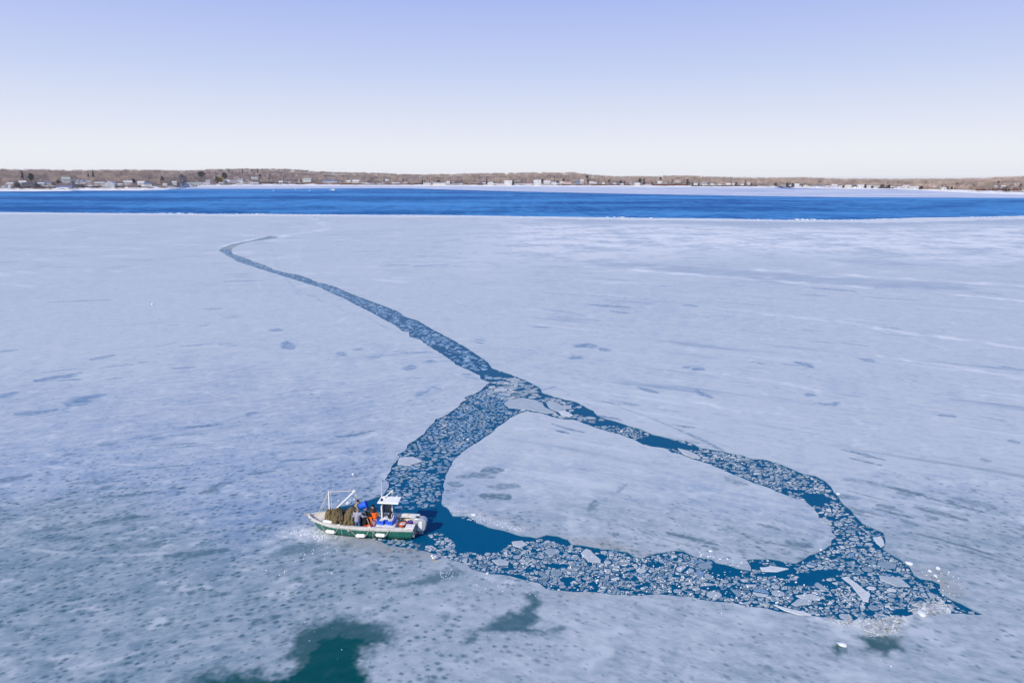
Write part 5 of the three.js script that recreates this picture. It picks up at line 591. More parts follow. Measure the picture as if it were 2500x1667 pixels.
function person(label, x, y, z, J, look, wear) {   // J: joints in the boat's axes from the person's feet
  const t = aboard('person', label, 'person', x, y, z), { head, neck, chest, hip, lS, rS, lE, rE, lH, rH, lK, rK, lF, rF } = J, fw = look.clone().normalize(), sd = fw.clone().cross(V(0, 1, 0)).normalize();
  const mid = chest.clone().lerp(hip, .5), lHip = hip.clone().addScaledVector(sd, -.1), rHip = hip.clone().addScaledVector(sd, .1), foot = (f) => f.clone().addScaledVector(fw, .16);
  const torso = [[chest, mid, .165, .15, .07], [mid, hip, .15, .16], [lS, chest, .085, .13], [rS, chest, .085, .13], [neck, chest, .06, .12]], arms = [[lS, lE, .065, .05], [lE, lH, .048, .034], [rS, rE, .065, .05], [rE, rH, .048, .034]], legs = [[lHip, lK, .095, .065], [lK, lF, .062, .042], [rHip, rK, .095, .065], [rK, rF, .062, .042], [hip, lHip, .13, .1], [hip, rHip, .13, .1]];
  const up = V(0, 1, 0), hc = head.clone(), headB = [[hc.clone().addScaledVector(up, .03), hc.clone().addScaledVector(up, -.06).addScaledVector(fw, .02), .098, .072, .03], [hc.clone().addScaledVector(up, -.02).addScaledVector(fw, .06), hc.clone().addScaledVector(up, -.035).addScaledVector(fw, .105), .02, .014], [hc.clone().addScaledVector(fw, .085).addScaledVector(sd, .033).addScaledVector(up, .01), hc.clone().addScaledVector(fw, .085).addScaledVector(sd, -.033).addScaledVector(up, .01), .012, .012], [hc.clone().addScaledVector(fw, .07).addScaledVector(up, -.09), hc.clone().addScaledVector(fw, .078).addScaledVector(up, -.075), .03, .02], [hc.clone().addScaledVector(sd, .1), hc.clone().addScaledVector(sd, .1).addScaledVector(up, .03), .018, .02], [hc.clone().addScaledVector(sd, -.1), hc.clone().addScaledVector(sd, -.1).addScaledVector(up, .03), .018, .02], [hc.clone().addScaledVector(up, -.05), neck, .06, .058]];
  const feet = [[lF, foot(lF), .05, .042], [rF, foot(rF), .05, .042]];
  const hd = (w, e) => field(handBones(w, w.clone().sub(e), V(0, 1, .2)), 56, .05);
  obj('body', [field([...torso, ...arms, ...legs, ...feet].map((b, i) => i ? b : [b[0], b[1], b[2], b[3], .06]), 84, .2), field(headB, 64, .14), hd(lH, lE), hd(rH, rE)], skinM, t);
  const grow = (bs, g, k) => bs.map((b, i) => [b[0], b[1], b[2] + g, b[3] + g, i ? undefined : k]);
  obj('jacket', field(grow([...torso, [lS, lE, .065, .055], [lE, lH.clone().lerp(lE, .12), .055, .045], [rS, rE, .065, .055], [rE, rH.clone().lerp(rE, .12), .055, .045]], .022, .06), 84, .2), wear.jacket, t);
  obj('trousers', field(grow(legs, .02, .05), 76, .2), wear.trousers, t);
  for (const f of [lF, rF]) obj('boot', field([[f.clone().add(V(0, .12, 0)), f, .065, .062, .03], [f, foot(f), .062, .052]], 40, .1), blackM, t);
  if (wear.bib) obj('bib', field(grow([[chest.clone().addScaledVector(fw, .03).addScaledVector(up, -.02), mid, .168, .165, .06], [mid, hip, .16, .168], [lHip, lK, .1, .07], [rHip, rK, .1, .07], [lK, lF, .07, .06], [rK, rF, .07, .06]], .035, .06), 80, .2), wear.bib, t);
  if (wear.hat) obj(wear.hatName, field([[hc.clone().addScaledVector(up, .06), hc.clone().addScaledVector(up, .085), .108, .085, .03], ...(wear.brim ? [[hc.clone().addScaledVector(up, .06), hc.clone().addScaledVector(up, .05).addScaledVector(fw, .16), .04, .02]] : [])], 48, .14), wear.hat, t);
  return t;
}
const cloth = (n, c) => std({ name: n, color: lin(...c), roughness: .95, specularIntensity: .2 });
person('person in grey hooded jacket, jeans and grey cap, back to the camera by the nets', 3.5, FLOOR, .5, { head: V(.03, 1.62, -.04), neck: V(.02, 1.47, -.02), chest: V(.01, 1.27, .0), hip: V(-.03, .92, .02), lS: V(-.2, 1.38, 0), rS: V(.22, 1.38, -.01), lE: V(-.3, 1.14, -.06), rE: V(.38, 1.16, -.04), lH: V(-.2, 1.02, -.28), rH: V(.55, 1.1, -.18), lK: V(-.13, .48, 0), rK: V(.1, .48, 0), lF: V(-.14, .06, .03), rF: V(.12, .06, .03) }, V(.1, 0, -1), { jacket: cloth('grey fleece', [.30, .30, .36]), trousers: cloth('blue denim', [.07, .13, .27]), hat: cloth('grey cap', [.16, .17, .21]), hatName: 'cap', brim: true });
person('person in dark jacket and orange bib overalls reaching out to the blue bucket', 4.5, FLOOR + .1, -.08, { head: V(-.06, 1.56, .0), neck: V(-.02, 1.41, 0), chest: V(0, 1.2, 0), hip: V(.06, .86, 0), lS: V(-.04, 1.33, .19), rS: V(-.04, 1.33, -.19), lE: V(-.27, 1.29, .2), rE: V(-.27, 1.29, -.16), lH: V(-.5, 1.36, .12), rH: V(-.5, 1.36, -.1), lK: V(.02, .45, .12), rK: V(.02, .45, -.12), lF: V(.06, .06, .13), rF: V(.06, .06, -.13) }, V(-1, 0, .25), { jacket: cloth('charcoal jacket', [.045, .045, .055]), trousers: cloth('orange oilskin leg', [.78, .13, .012]), bib: std({ name: 'orange oilskin', color: lin(.80, .13, .012), roughness: .5 }), hat: cloth('dark hair', [.015, .010, .008]), hatName: 'hair' });
person('person in beige jacket and dark cap behind the net pile, holding the blue bucket', 3.08, FLOOR, -.62, { head: V(.14, 1.74, .05), neck: V(.08, 1.58, 0), chest: V(.04, 1.36, 0), hip: V(0, .98, -.02), lS: V(.06, 1.5, -.2), rS: V(.06, 1.5, .2), lE: V(.2, 1.34, -.12), rE: V(.16, 1.32, .32), lH: V(.4, 1.42, .1), rH: V(.24, 1.38, .5), lK: V(.02, .5, -.12), rK: V(.02, .5, .12), lF: V(0, .06, -.12), rF: V(0, .06, .12) }, V(.8, 0, .6), { jacket: cloth('beige jacket', [.34, .27, .20]), trousers: std({ name: 'yellow oilskin', color: lin(.70, .42, .06), roughness: .5 }), hat: cloth('dark cap', [.03, .028, .03]), hatName: 'cap', brim: true });
// ---------------------------------------------------------------- broken ice in the leads
const REG = {
  bottom: [[-6,-43.21],[1.43,-43.21],[6.87,-41.36],[17.63,-40.73],[21.85,-41.36],[24.88,-40.58],[26.74,-33.41],[21.36,-32.77],[-5.19,-36.63]], left: [[-10.56,-45.97],[-4.83,-45.97],[2.13,-67.2],[-0.48,-76.73],[-5.77,-76.73],[-11,-53.17]],
  junction: [[-4.77,-75.94],[-1.05,-84.67],[3.89,-77.54],[9.66,-66.21],[9.19,-62.71],[2.1,-66.21],[-0.45,-72.17],[-3.27,-74.39]], stern: [[-10.52,-42.99],[-5.7,-43.1],[-3.79,-40.58],[-5.59,-39.83],[-9.62,-41.36]],
};
const PAR = { bottom: { r: [.085, .62], p: 2.4, keep: .84, shrink: [.62, .95], ch: 0, st: 1.35, clip: 1.9, cut: .6 }, left: { r: [.1, .23], p: 1, keep: .84, shrink: [.58, .82], ch: 1, st: 1.9, clip: 1.4, cut: .3 }, junction: { r: [.2, .85], p: 1.7, keep: .84, shrink: [.78, .97], ch: 0, st: 1.3, clip: 2.1, cut: .5 }, right: { r: [.085, .34], p: 1.7, keep: .8, shrink: [.62, .9], ch: 1, st: 1.6, clip: 1.45, cut: .3 }, far: { r: [.25, .65], p: 1.5, keep: .72, shrink: [.6, .88], ch: 0, st: 1.3, clip: 1.6, cut: .3 }, stern: { r: [.08, .2], p: 1, keep: .85, shrink: [.7, .9], ch: 0, st: 1.3, clip: 1.7, cut: .3 } };
const regionOf = (x, z) => inPoly(x, z, REG.stern) ? 'stern' : inPoly(x, z, REG.bottom) ? 'bottom' : inPoly(x, z, REG.junction) ? 'junction' : z < -80 ? 'far' : inPoly(x, z, REG.left) ? 'left' : 'right';
const BIG = [   // floes that stand out
  [[[-0.85,-70.76],[-0.45,-72.03],[1.15,-72.75],[2.5,-72.03],[3.35,-70.76],[3.55,-69.4],[4.4,-68.22],[4.59,-67.71],[3.64,-67.58],[2.17,-68.48],[1.09,-69.01],[-0.35,-69.27]], 'largest loose floe, a pale tongue lying at the fork of the leads'],
  [[[-9.91,-56.01],[-8.78,-56.19],[-7.75,-55.21],[-8.75,-54.26],[-9.86,-54.6]], 'large pale floe alone among small pieces in the lead behind the boat'],
  [[[22.13,-45.1],[22.67,-45.03],[22.9,-44.55],[22.79,-44.14],[22.3,-44.19],[22.04,-44.55]], 'oval floe tucked against the bank of the right-hand lead'], [[[24.74,-42.32],[25.3,-42.43],[25.24,-41.89],[24.99,-41.3],[24.63,-41.04],[24.58,-41.57]], 'rounded floe filling the notch at the right bank'],
  [[[15.08,-58.06],[15.89,-57.59],[16.52,-56.47],[16.57,-55.83],[15.83,-55.92],[15.2,-57.02]], 'long narrow floe just right of the clear pool in the right-hand lead'], [[[3.73,-71.18],[4.52,-71.74],[5.4,-70.08],[6.41,-70.08],[6.42,-69.14],[5.43,-68.74],[4.83,-68.09],[3.94,-69.27]], 'broken plate next to the largest loose floe at the fork'],
  [[[4.83,-68.22],[5.55,-68.61],[6.36,-66.95],[5.98,-66.45],[5.18,-67.07]], 'pale plate below the clear pool at the fork'], [[[4.49,-40.33],[4.89,-40.84],[5.2,-40.63],[5.72,-39.44],[5.64,-39.2],[4.99,-39.25]], 'slanting pale slab in the middle of the lower lead'],
  [[[-1.32,-39.49],[-0.74,-39.64],[-0.13,-39.25],[-0.26,-38.87],[-0.91,-38.87]], 'pale slab in the lower lead closest to the clear pool'], [[[20.32,-37.5],[20.74,-37.59],[21.22,-35.8],[20.74,-35],[20.48,-35.16],[20.53,-36.63]], 'long crumbling slab pointing down in the crowded right corner'],
  [[[16.77,-35.6],[17.7,-35.8],[18.25,-35.4],[17.92,-35.2],[17,-35.28]], 'snow-crusted slab in the right corner nearest the green pool'], [[[16.14,-34.8],[16.76,-35.28],[17.6,-35.28],[17.29,-34.84],[16.37,-34.61]], 'wide pale slab near the bottom edge of the right corner'], [[[15.1,-34.8],[15.71,-34.42],[16.62,-34.08],[16.83,-33.74],[16.27,-33.78],[15.52,-34.23]], 'sliver of white slab along the lower bank at the right'],
  [[[0,-41.73],[0.69,-41.89],[1.1,-41.36],[0.55,-41.04],[0.05,-41.25]], 'wedge-shaped floe at the edge of the clear pool beside the lower lead'], [[[22.71,-37.72],[23.93,-37.41],[24.07,-36.55],[23.21,-36.55],[22.58,-37.24]], 'broad soft slab at the right end of the broken ice'], [[[15.67,-38.64],[16.5,-38.78],[17.43,-38.5],[16.65,-38.13],[15.65,-38.22]], 'pale crumbling raft under the bank right of the dark pool'],
];
const floeNoise = (() => { const n = 256, d = new Uint8Array(n * n * 4); for (let j = 0; j < n; j++) for (let i = 0; i < n; i++) { const x = i / n * 8, y = j / n * 8, v = .84 + .13 * noise(x, y) + .12 * noise(x * 3.3, y * 3.3) + .10 * noise(x * 10, y * 10); d.set([toS(v * .97), toS(v * .99), toS(v), 255], (j * n + i) * 4); } const t = new THREE.DataTexture(d, n, n); t.colorSpace = THREE.SRGBColorSpace; t.wrapS = t.wrapT = THREE.MirroredRepeatWrapping; t.magFilter = t.minFilter = THREE.LinearFilter; t.needsUpdate = true; return t; })();
const TONES = [[.23, .305, .37], [.31, .375, .43], [.40, .45, .49], [.49, .52, .545], [.13, .21, .275], [.61, .63, .64], [.30, .42, .56], [.12, .24, .38], [.18, .30, .44]];
const floeM = TONES.map((c, i) => std({ name: 'floe ice ' + i, color: lin(...c), map: floeNoise, roughness: .45, ior: 1.31 })), floeV = std({ name: 'floe ice small', map: floeNoise, vertexColors: true, roughness: .45, ior: 1.31 });
const chaikin = (p) => p.flatMap((a, i) => { const b = p[(i + 1) % p.length]; return [[a[0] * .75 + b[0] * .25, a[1] * .75 + b[1] * .25], [a[0] * .25 + b[0] * .75, a[1] * .25 + b[1] * .75]]; });
function plate(p, top, thick, bevel) {   // a slab from its outline: flat top, chamfered rim, sides
  let ar = 0; for (let i = 0; i < p.length; i++) { const a = p[i], b = p[(i + 1) % p.length]; ar += a[0] * b[1] - b[0] * a[1]; } if (ar > 0) p = [...p].reverse();
  const n = p.length, pos = [], uv = [], put = (q, y) => { pos.push(q[0], y, q[1]); uv.push(q[0] / 4, q[1] / 4 + y); }, inn = p.map(([x, z]) => { const L = Math.hypot(x, z) + 1e-6, k = Math.max(.5, 1 - bevel / L); return [x * k, z * k]; });
  for (let i = 0; i < n; i++) {
    const j = (i + 1) % n, a = p[i], b = p[j], c = inn[i], d = inn[j];
    put([0, 0], top); put(c, top); put(d, top);
    put(c, top); put(a, top - bevel * .7); put(b, top - bevel * .7); put(c, top); put(b, top - bevel * .7); put(d, top);
    put(a, top - bevel * .7); put(a, top - thick); put(b, top - thick); put(a, top - bevel * .7); put(b, top - thick); put(b, top - bevel * .7);
  }
  const g = new THREE.BufferGeometry(); g.setAttribute('position', new THREE.Float32BufferAttribute(pos, 3)); g.setAttribute('uv', new THREE.Float32BufferAttribute(uv, 2)); g.computeVertexNormals(); return g;
}
const bigW = BIG.map(([p]) => p);
BIG.forEach(([p, label], i) => {
  const q0 = rough(p, .25, .06), cx = q0.reduce((s, a) => s + a[0], 0) / q0.length, cz = q0.reduce((s, a) => s + a[1], 0) / q0.length, m = obj('ice_floe', plate(q0.map(([x, z]) => [x - cx, z - cz]), .05, .12, .03), i === 0 ? floeM[2] : floeM[[5, 3, 2][i % 3]]);
  m.position.set(cx, WATER + .01 + (i % 3) * .006, cz); tag(m, label, 'ice floe');
});
const floes = [];
{
  seed = 2024; const pts = [], H = new Map(), key = (x, z) => Math.floor(x / 2) + ',' + Math.floor(z / 2), xs = LEAD.map((p) => p[0]), zs = LEAD.map((p) => p[1]);
  const around = (x, z) => { const o = []; for (let a = -1; a <= 1; a++) for (let b = -1; b <= 1; b++) { const h = H.get((Math.floor(x / 2) + a) + ',' + (Math.floor(z / 2) + b)); if (h) o.push(...h); } return o; };
  const open = (x, z) => inPoly(x, z, LEAD) && !inPoly(x, z, ISLE);
  // points of the lead, found by walking its bounding box in strips that follow it
  const seg = LEAD0; let tries = 0;
  const throwAt = (x, z) => {
    if (!open(x, z)) return; const R = regionOf(x, z), q = PAR[R], r = lerp(q.r[0], q.r[1], Math.pow(rnd(), q.p * 1.4));
    for (const o of around(x, z)) if (Math.hypot((o.x - x) / q.st, o.z - z) < (o.r + r) * .82) return;
    const o = { x, z, r, R }; pts.push(o); const k = key(x, z); if (!H.has(k)) H.set(k, []); H.get(k).push(o);
  };
  for (let i = 0; i < seg.length; i++) { const a = seg[i], n = a[1] < -80 ? 1500 : 5000; for (let k = 0; k < n; k++) { const rad = a[1] < -80 ? 9 : 7.5; throwAt(a[0] + rr(-rad, rad), a[1] + rr(-rad, rad)); tries++; } }
  for (const o of pts) {
    const q = PAR[o.R], S = q.st; if (rnd() > q.keep || CLEAR.some((c) => inPoly(o.x, o.z, c)) || bigW.some((b) => polyD(o.x, o.z, b) < o.r * .5)) continue;
    let cell = []; for (let k = 0; k < 9; k++) { const a = k / 9 * 6.2832; cell.push([o.x + Math.cos(a + o.r * 40) * o.r * q.clip, o.z + Math.sin(a + o.r * 40) * o.r * q.clip]); }   // cells are cut in a frame squeezed along x, so that floes come out long
    for (const n of around(o.x, o.z)) {
      if (n === o) continue; const dx = (n.x - o.x) / S, dz = n.z - o.z, d = Math.hypot(dx, dz); if (d > 3) continue;
      const t = (d * d + o.r * o.r - n.r * n.r) / (2 * d), nx = dx / d, nz = dz / d, out = [];
      for (let i = 0; i < cell.length; i++) { const a = cell[i], b = cell[(i + 1) % cell.length], da = (a[0] - o.x) * nx + (a[1] - o.z) * nz - t, db = (b[0] - o.x) * nx + (b[1] - o.z) * nz - t; if (da <= 0) out.push(a); if (da * db < 0) { const s = da / (da - db); out.push([lerp(a[0], b[0], s), lerp(a[1], b[1], s)]); } }
      cell = out; if (cell.length < 3) break;
    }
    if (cell.length < 3) continue;
    if (rnd() < q.cut) {   // broken once more along a straight crack
      const a = rr(0, 6.28), nx = Math.cos(a), nz = Math.sin(a), off = rr(-.25, .1) * o.r, out = [];
      for (let i = 0; i < cell.length; i++) { const A = cell[i], B = cell[(i + 1) % cell.length], da = (A[0] - o.x) * nx + (A[1] - o.z) * nz - off, db = (B[0] - o.x) * nx + (B[1] - o.z) * nz - off; if (da <= 0) out.push(A); if (da * db < 0) { const s = da / (da - db); out.push([lerp(A[0], B[0], s), lerp(A[1], B[1], s)]); } }
      const rest = cell; if (out.length >= 3) { cell = out; if (rnd() < .75) { const o2 = []; for (let i = 0; i < rest.length; i++) { const A = rest[i], B = rest[(i + 1) % rest.length], da = (A[0] - o.x) * nx + (A[1] - o.z) * nz - off - .03, db = (B[0] - o.x) * nx + (B[1] - o.z) * nz - off - .03; if (da >= 0) o2.push(A); if (da * db < 0) { const s = da / (da - db); o2.push([lerp(A[0], B[0], s), lerp(A[1], B[1], s)]); } } if (o2.length >= 3) emit(o, q, o2); } }
    }
    emit(o, q, cell);
  }
  function emit(o, q, cell) {
    const S = q.st, mx = cell.reduce((s, a) => s + a[0], 0) / cell.length, mz = cell.reduce((s, a) => s + a[1], 0) / cell.length; cell = cell.map(([x, z]) => [x - mx + o.x, z - mz + o.z]); o = { ...o, x: o.x + (mx - o.x) * S, z: mz };
    cell = cell.map(([x, z]) => [x + 0, z + 0]); const bx = cell.reduce((s, a) => s + a[0], 0) / cell.length, bz = cell.reduce((s, a) => s + a[1], 0) / cell.length; cell = cell.map(([x, z]) => [x - bx + o.x, z - bz + o.z]);
    const sh = rr(...q.shrink); cell = cell.map(([x, z]) => [(x - o.x) * sh * S, (z - o.z) * sh]).map(([x, z]) => [x * rr(.94, 1.04), z * rr(.94, 1.04)]);
    if (q.ch) cell = chaikin(cell); else if (rnd() < .15 && o.R !== 'far') cell = chaikin(cell);
    let ok = true; for (const [x, z] of cell) if (!open(o.x + x, o.z + z) || bigW.some((b) => inPoly(o.x + x, o.z + z, b))) { ok = false; break; }
    if (!ok) { cell = cell.map(([x, z]) => [x * .6, z * .6]); if (cell.some(([x, z]) => !open(o.x + x, o.z + z))) return; }
    let ar = 0; for (let i = 0; i < cell.length; i++) { const a = cell[i], b = cell[(i + 1) % cell.length]; ar += a[0] * b[1] - b[0] * a[1]; } ar = Math.abs(ar) / 2; if (ar < .004) return;
    const R2 = o.x * o.x + o.z * o.z + 576; floes.push({ ...o, cell, ar, seen: ar * 24 / Math.pow(R2, 1.5), tone: o.R === 'far' ? 6 + Math.floor(rnd() * 3) : o.R === 'left' ? [7, 8, 8, 0, 0, 1, 6, 2][Math.floor(rnd() * 8)] : [0, 0, 1, 1, 2, 2, 3, 4, 5, 8][Math.floor(rnd() * 10)] });
  }
}
floes.sort((a, b) => b.seen - a.seen);
const HERE = { left: 'in the lead behind the boat', junction: 'where the leads fork', right: 'in the right-hand lead', far: 'in the long far lead', stern: 'between boat and near ice' };
const wordOf = (f) => {
  const tone = ['slate-grey', 'grey', 'pale grey', 'off-white', 'dark', 'white', 'light blue', 'deep blue', 'blue-grey'][f.tone], shape = f.cell.length < 5 ? 'wedge-shaped' : f.cell.length < 7 ? 'angular' : 'many-sided', size = f.ar > .5 ? 'large' : f.ar > .2 ? 'mid-sized' : 'small';
  const at = f.R === 'bottom' ? (f.x < 1 ? 'beside the clear pool' : f.x < 8 ? 'around the slanting slab' : f.x < 15 ? 'below the dark pool' : 'in the crowded right corner') : HERE[f.R];
  return `${size} ${tone} ${shape} floe ${at}`;
};
const shown = floes.slice(0, 300), sets = new Map();
shown.sort((a, b) => a.x / -a.z - b.x / -b.z).forEach((f) => { const k = wordOf(f); if (!sets.has(k)) sets.set(k, []); sets.get(k).push(f); });
shown.forEach((f) => {
  const k = wordOf(f), set = sets.get(k), m = obj('ice_floe', plate(f.cell, .026 + .02 * rnd(), .09, .02), floeM[f.tone]); m.position.set(f.x, WATER + rr(-.01, .012), f.z); m.rotation.set(rr(-.03, .03), 0, rr(-.03, .03));
  tag(m, set.length > 1 ? `${k}, ${ord(set.indexOf(f) + 1)} such from the left` : k, 'ice floe', 'floes drifting in the leads');
});
{
  const gs = floes.slice(300).map((f) => { const g = plate(f.cell, f.z < -80 ? .04 : .026, .08, .02).translate(f.x, WATER + rr(-.01, .015), f.z), n = g.attributes.position.count, c = new Float32Array(n * 3), t = TONES[f.tone]; for (let i = 0; i < n; i++) c.set(t, i * 3); g.setAttribute('color', new THREE.BufferAttribute(c, 3)); return g; });
  tag(obj('small_floes', gs, floeV), 'countless small pieces of broken ice filling the leads', 'brash ice', null, 'stuff');
}
// lumps of broken-up white ice
const lump = (sd, n = 2) => { const g = mergeVertices(new THREE.IcosahedronGeometry(.5, n).deleteAttribute('uv').deleteAttribute('normal')), p = g.attributes.position; for (let i = 0; i < p.count; i++) { const x = p.getX(i), y = p.getY(i), z = p.getZ(i), k = 1 + .38 * noise(x * 2.3 + sd * 5, y * 2.3 + z * 1.9) + .2 * noise(x * 5 + sd, z * 5 - y * 3); p.setXYZ(i, x * k, y * k, z * k); } const q = g.toNonIndexed(); q.computeVertexNormals(); return q; };
const shard = (() => { seed = 8; const p = []; for (let k = 0; k < 6; k++) { const a = k / 6 * 6.28 + rr(-.3, .3); p.push([Math.cos(a) * rr(.45, .8), Math.sin(a) * rr(.3, .55)]); } return plate(p, .12, .24, .05); })();
const LUMPS = [1, 2, 3, 4, 5].map((s) => lump(s, 1)), snowIce = std({ name: 'white crushed ice', color: lin(.62, .645, .67), roughness: .6, ior: 1.31 });
const CHUNK = [['white lump of ice stranded on the island edge above the lower lead', 13.09, -40.48, .3], ['white block of ice at the tip of the island by the right corner', 20.44, -40.63, .28], ['long white block lying on the right bank of the broken ice', 25.31, -38.96, .5], ['largest of the three white lumps on the ice right of the broken lead', 26.83, -38.40, .42], ['low white lump left of the biggest lump on the right bank', 26.15, -38.13, .28], ['small white lump nearest the lead among three on the right bank', 26.18, -37.63, .26], ['flat white block on the ice below the right corner', 23.10, -33.74, .6], ['white block sticking out of the small hole at lower right', 17.40, -31.19, .5], ['rounded white block on the ice below the crowded lead', -1.53, -37.86, .26], ['white block on the far rim of the lead behind the boat', -4.15, -60.15, .3], ['white lump stranded high on the right-hand bank near the bend', 25.35, -48.77, .4], ['lone speck of bright ice at lower right of centre', 11.85, -33.89, .14],
  ['pale block on the ice behind the nets, leftmost', -13.25, -47.80, .16], ['pale slab on the ice behind the man with the blue bucket', -12.36, -47.20, .5], ['pale block on the ice behind the boom', -12.34, -47.80, .16], ['pale block beside the boom end on the ice', -12.05, -47.87, .22], ['white flake of ice far behind the boat bow', -13.16, -52.36, .4], ['snow lump at the corner of the clear pool beside the island', -2.78, -45.40, .45]];
CHUNK.forEach(([label, px, pz, s], i) => { const m = obj('ice_chunk', LUMPS[i % 5], snowIce); m.position.set(px, TOP + s * .12, pz); m.scale.set(s * .95, s * .4, s * .66); m.rotation.y = i * 1.3; tag(m, label, 'ice chunk'); });
function strew(name, label, cat, list, geo, mat, cols, tip = .5) { const im = new THREE.InstancedMesh(geo, mat, list.length); im.name = name; list.forEach(([x, y, z, s, f = .6], i) => { im.setMatrixAt(i, new THREE.Matrix4().compose(V(x, y, z), new THREE.Quaternion().setFromEuler(new THREE.Euler(rr(-tip, tip), rr(0, 6.3), rr(-tip, tip))), V(s * rr(.8, 1.5), s * f, s * rr(.7, 1.2)))); if (cols) im.setColorAt(i, cols(i)); }); im.castShadow = im.receiveShadow = true; scene.add(im); return tag(im, label, cat, null, 'stuff'); }
const within = (poly, n, s0, s1, y = TOP, pw = 2) => { const xs = poly.map((p) => p[0]), zs = poly.map((p) => p[1]), out = []; let g = 0; while (out.length < n && g++ < n * 40) { const x = rr(Math.min(...xs), Math.max(...xs)), z = rr(Math.min(...zs), Math.max(...zs)); if (inPoly(x, z, poly)) { const s = lerp(s0, s1, Math.pow(rnd(), pw)); out.push([x, y + s * .1, z, s]); } } return out; };
seed = 99;
strew('ice_rubble', 'heap of bright crushed ice pushed up at the lower right corner of the leads', 'ice rubble', [...within([[17.16,-33.56],[18.09,-33.49],[20.08,-33.34],[22.11,-33.71],[22.33,-33.49],[21.4,-32.84],[20.02,-32.35],[18.66,-32.77],[17.67,-33.05]], 190, .06, .36, TOP - .02, 2.4), ...within([[19.11,-32.77],[21.63,-33.27],[20.76,-32.08],[19.33,-31.88]], 110, .08, .45), ...within([[22.52,-34.23],[24.4,-34.46],[25.06,-34],[23.3,-33.78]], 90, .08, .5, WATER + .02), ...within([[23.36,-34.69],[24.97,-35],[25.3,-34.38],[23.71,-34.08]], 80, .08, .5, WATER + .02)], shard, std({ name: 'grey crushed ice', color: lin(1, 1, 1), map: floeNoise, roughness: .6, ior: 1.31 }), () => { const v = rr(.34, .6); return lin(v * .93, v, v * 1.08); }, .7);
strew('ice_crumbs', 'scattered white crumbs of ice on the sheet and the floes', 'ice crumbs', [...within([[-15.64,-42.99],[-14.13,-43.67],[-11.5,-42.32],[-13.04,-41.78]], 70, .03, .14), ...within([[-14.18,-41.89],[-11.74,-42.16],[-10.76,-40.33],[-11.84,-39.35],[-13.76,-39.59]], 46, .02, .11), ...within([[-16.58,-39.35],[-12.37,-41.36],[-10.71,-37.95],[-16.24,-37.06]], 30, .02, .1), ...within([[-4.74,-38.17],[-3.61,-38.4],[-2.93,-37.95],[-4.12,-37.06]], 60, .02, .09), ...within([[-4.25,-46.28],[1.15,-43.55],[1.41,-42.54],[-2.94,-44.61]], 70, .02, .1), ...within([[25.51,-38.4],[27.8,-37.95],[26.4,-35],[25.21,-35.4]], 40, .03, .12), ...within([[-2.3,-37.95],[1.74,-36.85],[1.92,-35.4],[-2.45,-36.21]], 70, .02, .07), ...within([[1.1,-41.36],[18.74,-37.06],[21.7,-34.23],[6.06,-35.8]], 420, .03, .12, WATER + .06), ...within([[-25.55,-40.33],[25.86,-32.77],[23.5,-29.26],[-19.41,-29.26]], 60, .02, .06), ...within([[12.23,-40.84],[15.1,-38.87],[14.66,-38.31],[11.94,-39.73]], 60, .03, .12), ...within([[-10.72,-57.59],[-2.34,-74.39],[0.43,-67.45],[-5.28,-50.81]], 60, .04, .16, WATER + .05)], LUMPS[2], snowIce);
{ // low ridge of rafted blocks along the edge of the open water
  const list = []; for (let i = 0; i + 1 < FAREDGE.length; i++) { const a = FAREDGE[i], b = FAREDGE[i + 1], n = Math.round(Math.hypot(b[0] - a[0], b[1] - a[1]) / 1.1); if (Math.abs(a[0]) > 900) continue; for (let k = 0; k < n; k++) { const t = rnd(), x = lerp(a[0], b[0], t), m = .5 + .8 * Math.abs(noise(x * .02, 3)), s = rr(.4, 1.5) * m; list.push([x, TOP, lerp(a[1], b[1], t) + 1.5 + 6 * rnd() * rnd(), s, .55]); } }
  for (const [x, n] of [[62, 14], [168, 26]]) for (let k = 0; k < n; k++) { let z = -440; for (let f = 0; f + 1 < FAREDGE.length; f++) if (x >= FAREDGE[f][0] && x <= FAREDGE[f + 1][0]) z = lerp(FAREDGE[f][1], FAREDGE[f + 1][1], (x - FAREDGE[f][0]) / (FAREDGE[f + 1][0] - FAREDGE[f][0])); list.push([x + rr(-6, 6), TOP + rr(0, .6), z + rr(1, 4), rr(.4, 1.1), .6]); }
  strew('ice_ridge', 'low white ridge of rafted ice blocks along the edge of the open blue water', 'ice ridge', list, LUMPS[3], snowIce);
}
strew('weed_crumbs', 'brown crumbs of weed and mud scattered on the ice by the leads', 'debris', [...within([[-11.61,-41.62],[-7.93,-41.1],[-5.11,-40.33],[-5.5,-39.11],[-9.31,-39.83]], 110, .015, .05), ...within([[3.65,-42.32],[7.9,-40.94],[8.32,-40.23],[4.13,-41.46]], 80, .015, .06), ...within([[2.09,-36.3],[3.67,-36.13],[3.33,-35],[1.92,-35.4]], 30, .015, .05), ...within([[25.63,-38.17],[27.51,-37.5],[26.18,-35.4],[25.47,-36.21]], 40, .015, .05), ...within([[-4.25,-46.22],[-1.51,-45.97],[1.14,-42.99],[-2.95,-44.85]], 40, .015, .05)], LUMPS[4], std({ name: 'weed', color: lin(.16, .10, .05), roughness: 1 }));
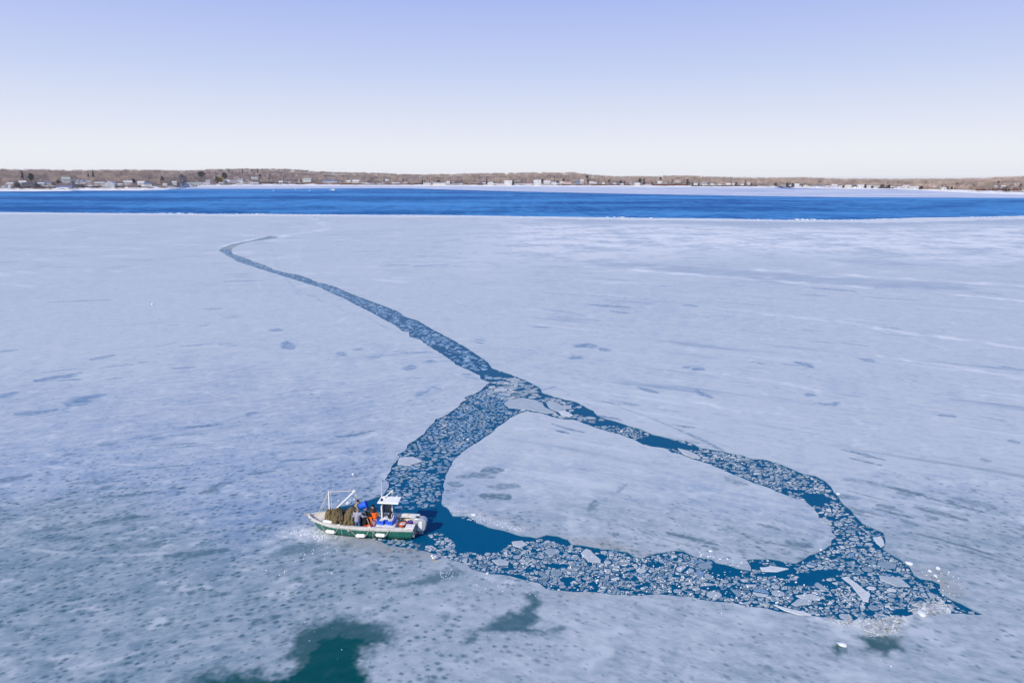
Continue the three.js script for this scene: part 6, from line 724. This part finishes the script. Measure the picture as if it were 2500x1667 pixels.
// gull standing on the ice below the boat
{
  const p = [[-4.98,-39.39]][0], t = thing('seagull', 'white gull standing on the ice below the boat stern', 'bird', [p[0], TOP, p[1]], .5), wM = std({ name: 'white feathers', color: lin(.80, .80, .78), roughness: .8 }), gM = std({ name: 'pale grey feathers', color: lin(.42, .44, .48), roughness: .8 }), yM = std({ name: 'yellow beak', color: lin(.55, .35, .05), roughness: .5 });
  obj('body', field([[V(-.10, .22, 0), V(.06, .20, 0), .085, .095, .05], [V(.06, .2, 0), V(.26, .14, 0), .08, .02], [V(-.1, .25, 0), V(-.17, .37, 0), .06, .05], [V(-.17, .38, 0), V(-.2, .385, 0), .055, .048]], 60, .12), wM, t);
  for (const s of [-1, 1]) { obj('wing', new THREE.SphereGeometry(.1, 16, 10).scale(1.9, .62, .28).rotateZ(-.22).translate(.08, .215, s * .075), gM, t); obj('leg', [bar(V(0, .14, s * .03), V(.01, .0, s * .03), .009), box(.07, .012, .05, -.02, .006, s * .03)], yM, t); obj('eye', new THREE.SphereGeometry(.009, 8, 6).translate(-.225, .4, s * .036), blackM, t); }
  obj('beak', new THREE.ConeGeometry(.018, .085, 8).rotateZ(Math.PI / 2).translate(-.285, .375, 0), yM, t);
}
// moorings, a buoy frozen in, and a small craft far out
const orangeB = std({ name: 'orange buoy', color: lin(.65, .14, .03), roughness: .5 }), whiteB = std({ name: 'white buoy', color: lin(.80, .79, .77), roughness: .5 });
function buoy(label, [x, z], r, group) { const t = thing('mooring_buoy', label, 'buoy', [x, WATER, z], 0, group); obj('float', new THREE.SphereGeometry(r, 18, 12).scale(1, .95, 1).translate(0, r * .55, 0), whiteB, t); obj('stripe', new THREE.TorusGeometry(r * .96, r * .09, 8, 24).rotateX(Math.PI / 2).translate(0, r * .6, 0), orangeB, t); obj('pick_up_stick', bar(V(0, r, 0), V(0, r * 2.6, 0), r * .1), whiteB, t); return t; }
buoy('small buoy with orange band frozen into the ice at left', [[-69.55,-129.89]][0], .2);
[['leftmost of the white mooring buoys on the open blue water', -428.34, -1254.01], ['second of the white mooring buoys from the left on the open water', -418.16, -1350.91], ['third of the white mooring buoys from the left on the open water', -361.53, -1246.55], ['white mooring buoy just left of the white craft far out', -342.22, -1312.88]].forEach(([l, x, z]) => buoy(l, [x, z], 1, 'mooring buoys on the open water'));
{
  const p = [[-331.3,-1292.65]][0], t = thing('moored_craft', 'small white craft with a pole far out on the blue water', 'boat', [p[0], WATER, p[1]], .2), sh = new THREE.Shape([[-2.8, 0], [2.6, 0], [3.2, 1.5], [-2.9, 1.2]].map((q) => new THREE.Vector2(...q)));
  obj('hull', new THREE.ExtrudeGeometry(sh, { depth: 1.4, bevelEnabled: true, bevelSize: .3, bevelThickness: .4, bevelSegments: 3 }).translate(0, .2, -.7), whiteB, t); const c = obj('cabin', box(2.2, 1.4, 1.6, .2, 2.2, 0, .2), whiteB, t); obj('cabin_window', box(1.4, .5, 1.66, .3, 2.4, 0, .05), blackM, c); obj('mast', bar(V(.2, 2.6, 0), V(.2, 6, 0), .12, .08), whiteB, t);
}
renderer.render(scene, camera);
